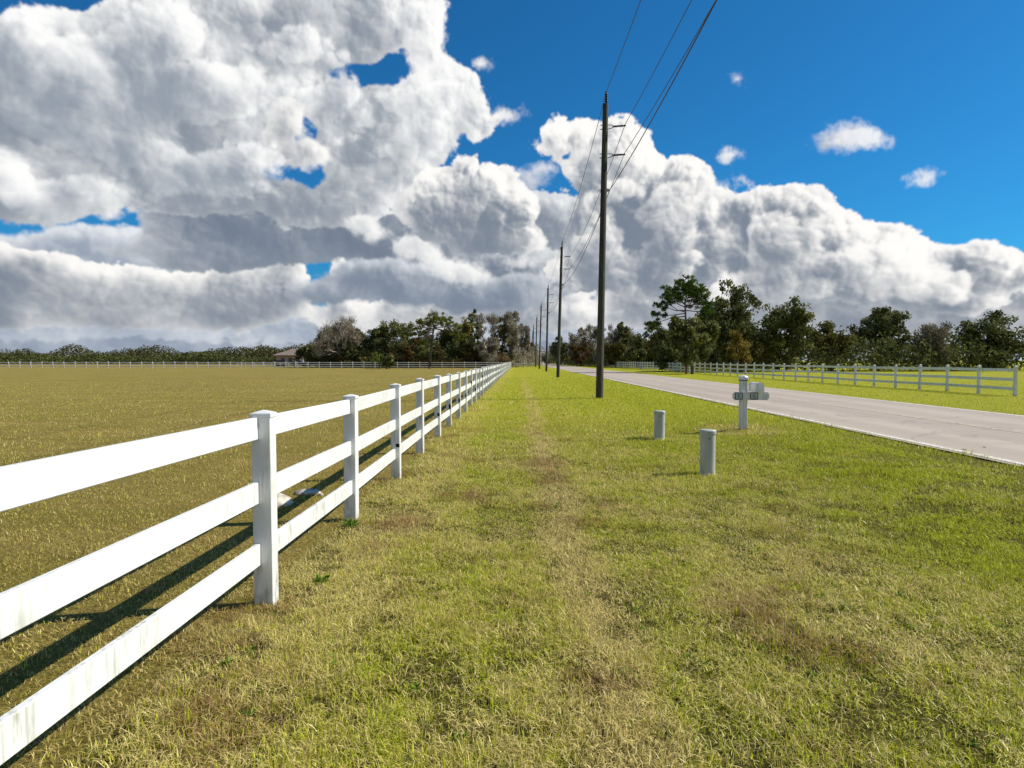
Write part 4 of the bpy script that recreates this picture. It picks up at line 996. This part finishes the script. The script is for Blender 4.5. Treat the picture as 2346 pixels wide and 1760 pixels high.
for wx in (-2.6, 4.9 + 1.4, -.2): 
    mb = MB(); mb.box((wx, -4.53 + (2.0 if wx > 4.7 else 0), 1.7), (1.15, .06, 1.7)); w_ = mb.build('window', M_GLASS, hs)
mb = MB(); mb.box((2.6, -4.53, 1.1), (1.0, .06, 2.2)); mb.build('door', M_BOXWHITE, hs)
mb = MB(); mb.box((4.2, -5.1, 1.6), (.2, .2, 3.2)); mb.build('porch_column', M_BOXWHITE, hs)
mb = MB(); mb.box((9.2, -5.1 + 1.7, 1.6), (.2, .2, 3.2)); mb.build('porch_column', M_BOXWHITE, hs)
# black box trailer
TD = 190.0; tx = X(643, TD)
tr = empty('box_trailer', (tx, TD, gh(tx, TD))); tag(tr, 'black box trailer with dark wheels parked left of the far house', 'trailer')
mb = MB(); mb.box((0, 0, 1.20), (2.9, 2.0, 1.15), .06); mb.build('body', M_BLACK, tr)
mb = MB(); mb.box((0, 0, .58), (3.0, 1.7, .1)); mb.tube([(1.5, 0, .58), (2.5, 0, .55)], .05, 6); mb.build('chassis', M_STEEL, tr)
for wx in (-.95, .05, 1.0):
    mb = MB(); mb.lathe([(.2, -.95), (.36, -.95), (.36, .95), (.2, .95)], 14, (wx, 0, .36), (0, 1, 0)); mb.build('wheel', M_TYRE, tr)
# dark vehicle, blue barrel, white post
vd = 188.0; vx = X(685, vd); car = empty('parked_car', (vx, vd, gh(vx, vd))); tag(car, 'black vehicle parked in front of the far house', 'car')
mb = MB(); pf = [(-1.9, .35), (1.95, .35), (2.0, .8), (1.85, .95), (1.0, 1.05), (.55, 1.6), (-1.5, 1.62), (-1.95, 1.1)]; n = len(pf)
mb.add([(a, -.85, b) for a, b in pf] + [(a, .85, b) for a, b in pf], [tuple(range(n)), tuple(range(n, 2 * n))[::-1]] + [(k, k + n, (k + 1) % n + n, (k + 1) % n) for k in range(n)]); mb.build('body', M_BLACK, car)
for wx in (-1.2, 1.25):
    mb = MB(); mb.lathe([(.18, -.88), (.34, -.88), (.34, .88), (.18, .88)], 14, (wx, 0, .34), (0, 1, 0)); mb.build('wheel', M_TYRE, car)
mb = MB(); mb.box((-.4, 0, 1.33), (1.7, 1.72, .38), .05); mb.build('window', M_GLASS, car)
bd = 186.0; bx = X(701.5, bd); mb = MB(); mb.lathe([(.26, 0), (.29, .05), (.29, .3), (.305, .32), (.29, .34), (.29, .6), (.305, .62), (.29, .64), (.29, .88), (.26, .92)], 16)
o = mb.build('barrel', M_BLUE, loc=(bx, bd, gh(bx, bd))); tag(o, 'blue-grey barrel standing right of the parked black vehicle', 'barrel')
gd = 184.0; gxp = X(675.3, gd); gp = empty('gate_post', (gxp, gd, gh(gxp, gd))); tag(gp, 'tall white gate post in front of the far house', 'gate post')
mb = MB(); mb.box((0, 0, .85), (.2, .2, 1.8), .01); mb.build('post', M_VINYL, gp); mb = MB(); mb.box((-.33, 0, 1.68), (.45, .1, .12), .01); mb.build('arm', M_VINYL, gp)
fence('white_rail_fence', 'low white board fence in the yard before the far house', (X(660, 181), 181), R(180), 6, rails=((.95, .18), (.55, .18)), seed=33, caps=False, post_h=1.1, span=1)

# ------------------------------------------------------------------ road sign
sd = 182.0; sx = X(1304.5, sd); sg = empty('road_sign', (sx, sd, gh(sx, sd))); tag(sg, 'yellow diamond warning sign with a black curve arrow at the driveway', 'road sign')
mb = MB(); mb.box((0, .03, 1.2), (.06, .04, 2.5)); mb.build('post', M_STEEL, sg)
mb = MB(); r = .50; mb.add([(0, -.01, 2.3 - r), (r, -.01, 2.3), (0, -.01, 2.3 + r), (-r, -.01, 2.3), (0, .005, 2.3 - r), (r, .005, 2.3), (0, .005, 2.3 + r), (-r, .005, 2.3)], [(0, 1, 2, 3), (7, 6, 5, 4), (0, 4, 5, 1), (1, 5, 6, 2), (2, 6, 7, 3), (3, 7, 4, 0)]); mb.build('panel', M_AMBER, sg)
mb = MB(); mb.tube([(-.08, -.02, 2.05), (-.08, -.02, 2.28), (.05, -.02, 2.40), (.12, -.02, 2.46)], .035, 6); mb.add([(.06, -.025, 2.50), (.18, -.025, 2.36), (.22, -.025, 2.56)], [(0, 1, 2)]); mb.build('arrow', M_DARK, sg)

# ------------------------------------------------------------------ broad-leaved weeds in the turf
WEED = leaf_mat('weed_leaves', [(0, (.03, .07, .01)), (.5, (.10, .21, .02)), (1, (.30, .42, .06))], .3)
def rosette(rng, cx, cy, r, m):
    a = rng.rand(m) * 6.283; e = rng.uniform(.15, 1.0, m); ax = np.stack([np.cos(a) * np.cos(e), np.sin(a) * np.cos(e), np.sin(e)], 1)
    c = np.array([cx, cy, gh(cx, cy) + .008]) + ax * r * rng.uniform(.35, .8, (m, 1))
    return c, ax
rng = np.random.RandomState(44); c, ax = rosette(rng, -1.50, 4.86, .075, 50)
V, F, tt = leaf_cards(c, .026, rng, 2.6, .4, ax, .35 + .65 * rng.rand(50)); tag(np_mesh('weed_plant', V, [F], WEED, {'mix': tt}), 'small bright green leafy weed in the turf right of the nearest fence post', 'weed')
c, ax = rosette(rng, -1.72, 6.58, .10, 50)
V, F, tt = leaf_cards(c, .020, rng, 4.5, .4, ax, .15 + .6 * rng.rand(50)); tag(np_mesh('weed_plant', V, [F], WEED, {'mix': tt}), 'darker green weed tuft at the foot of the second fence post', 'weed')
cs, axs = [], []
for k in range(150):
    d = 2.8 + 9 * rng.rand() ** 1.2; q = rng.uniform(-.75, .75) * d
    if q < -1.7: continue
    c, ax = rosette(rng, q, d, rng.uniform(.025, .06), rng.randint(6, 18)); cs.append(c); axs.append(ax)
c = np.concatenate(cs); V, F, tt = leaf_cards(c, .016, rng, 2.4, .4, np.concatenate(axs)); tag(np_mesh('clover', V, [F], WEED, {'mix': tt}), kind='stuff')

# ------------------------------------------------------------------ grass: standing blades, thinner with distance
def blades(name, seed, n_try, xlo, xhi, hmin, hmax, straw, d1=62.0, p=1.9, near=4.2, thin=1.0):
    rng = np.random.RandomState(seed)
    th = rng.uniform(R(-44), R(44), n_try)
    # distance drawn so that the density falls off roughly with the square of the distance
    d0 = 2.0; u = rng.rand(n_try)
    A1 = (near ** 2 - d0 ** 2) / 2; k = near ** p; A2 = k * (d1 ** (2 - p) - near ** (2 - p)) / (2 - p); q = u * (A1 + A2)
    d = np.where(q < A1, np.sqrt(d0 ** 2 + 2 * q), np.power(np.maximum((q - A1) * (2 - p) / k + near ** (2 - p), 1e-6), 1 / (2 - p)))
    x = d * np.sin(th + YAW); y = d * np.cos(th + YAW)
    keep = (x > xlo) & (x < xhi); x, y, d = x[keep], y[keep], d[keep]
    clump = vnoise(x * 3.1 + 11, y * 3.1); clump2 = vnoise(x * .8 + 3, y * .8 + 5); bald = vnoise(x * 2.2 + 50, y * 2.2 + 80)
    keep = rng.rand(len(x)) < (.38 + .9 * clump) * (1 - .6 * sstep(.68, .84, bald)) * (.26 + .74 * sstep(.28, .50, .55 * vnoise(x * 8.1, y * 8.1 + 31) + .45 * vnoise(x * 19, y * 19))); x, y, d, clump, clump2 = x[keep], y[keep], d[keep], clump[keep], clump2[keep]
    n = len(x); sc = np.maximum(1, (d / 7.0)) ** .62
    lying = rng.rand(n) < straw
    h = rng.uniform(hmin, hmax, n) * (.55 + .75 * clump) * (.75 + .5 * clump2) * np.minimum(sc, 1.5); h[rng.rand(n) < .03] *= 1.5
    h = np.where(lying, h * .9 + .02, h)
    w = rng.uniform(.0014, .0034, n) * thin * sc * np.where(lying, .8, 1.0)
    a = rng.rand(n) * 2 * math.pi; lean = np.where(lying, rng.uniform(.9, 1.5, n), np.abs(rng.normal(0, .42, n)))
    dx, dy = np.cos(a), np.sin(a); z0 = ground_h(x, y) - .004
    f = a + rng.normal(0, .5, n) + math.pi / 2; sx, sy = np.cos(f), np.sin(f)
    lift = np.where(lying, rng.uniform(.0, .035, n), 0)
    def pt(t, curve):
        L_ = h * t; ang = lean * (.55 + .65 * t) if curve else lean
        return x + dx * L_ * np.sin(ang), y + dy * L_ * np.sin(ang), z0 + lift + L_ * np.maximum(np.cos(ang), .04)
    V = np.empty((n, 5, 3), np.float32)
    for i, (t, wk) in enumerate(((0, 1.0), (.55, .8))):
        px_, py_, pz_ = pt(t, True)
        V[:, 2 * i] = np.stack([px_ - sx * w * wk, py_ - sy * w * wk, pz_], 1); V[:, 2 * i + 1] = np.stack([px_ + sx * w * wk, py_ + sy * w * wk, pz_], 1)
    V[:, 4] = np.stack(pt(1.0, True), 1)
    b = np.arange(n)[:, None] * 5
    t1 = np.where(lying, rng.rand(n) * .45, .12 + rng.rand(n) * .88); mix = np.repeat(np.stack([t1, rng.rand(n), np.zeros(n)], 1), 5, 0)
    return tag(np_mesh(name, V.reshape(-1, 3), [b + np.array([[0, 1, 3, 2]]), b + np.array([[2, 3, 4]])], M_BLADE, {'mix': mix}), kind='stuff')
blades('lawn_grass', 101, 820000, -1.86, 7.42, .024, .066, .30)
blades('lawn_grass', 104, 1500000, -1.86, 6.5, .016, .056, .45, 15.0, 1.5, 5.0, .75)
blades('field_grass', 102, 620000, -60, -1.86, .018, .046, .40)
blades('roadside_grass', 103, 160000, 13.95, 60, .03, .07, .2)
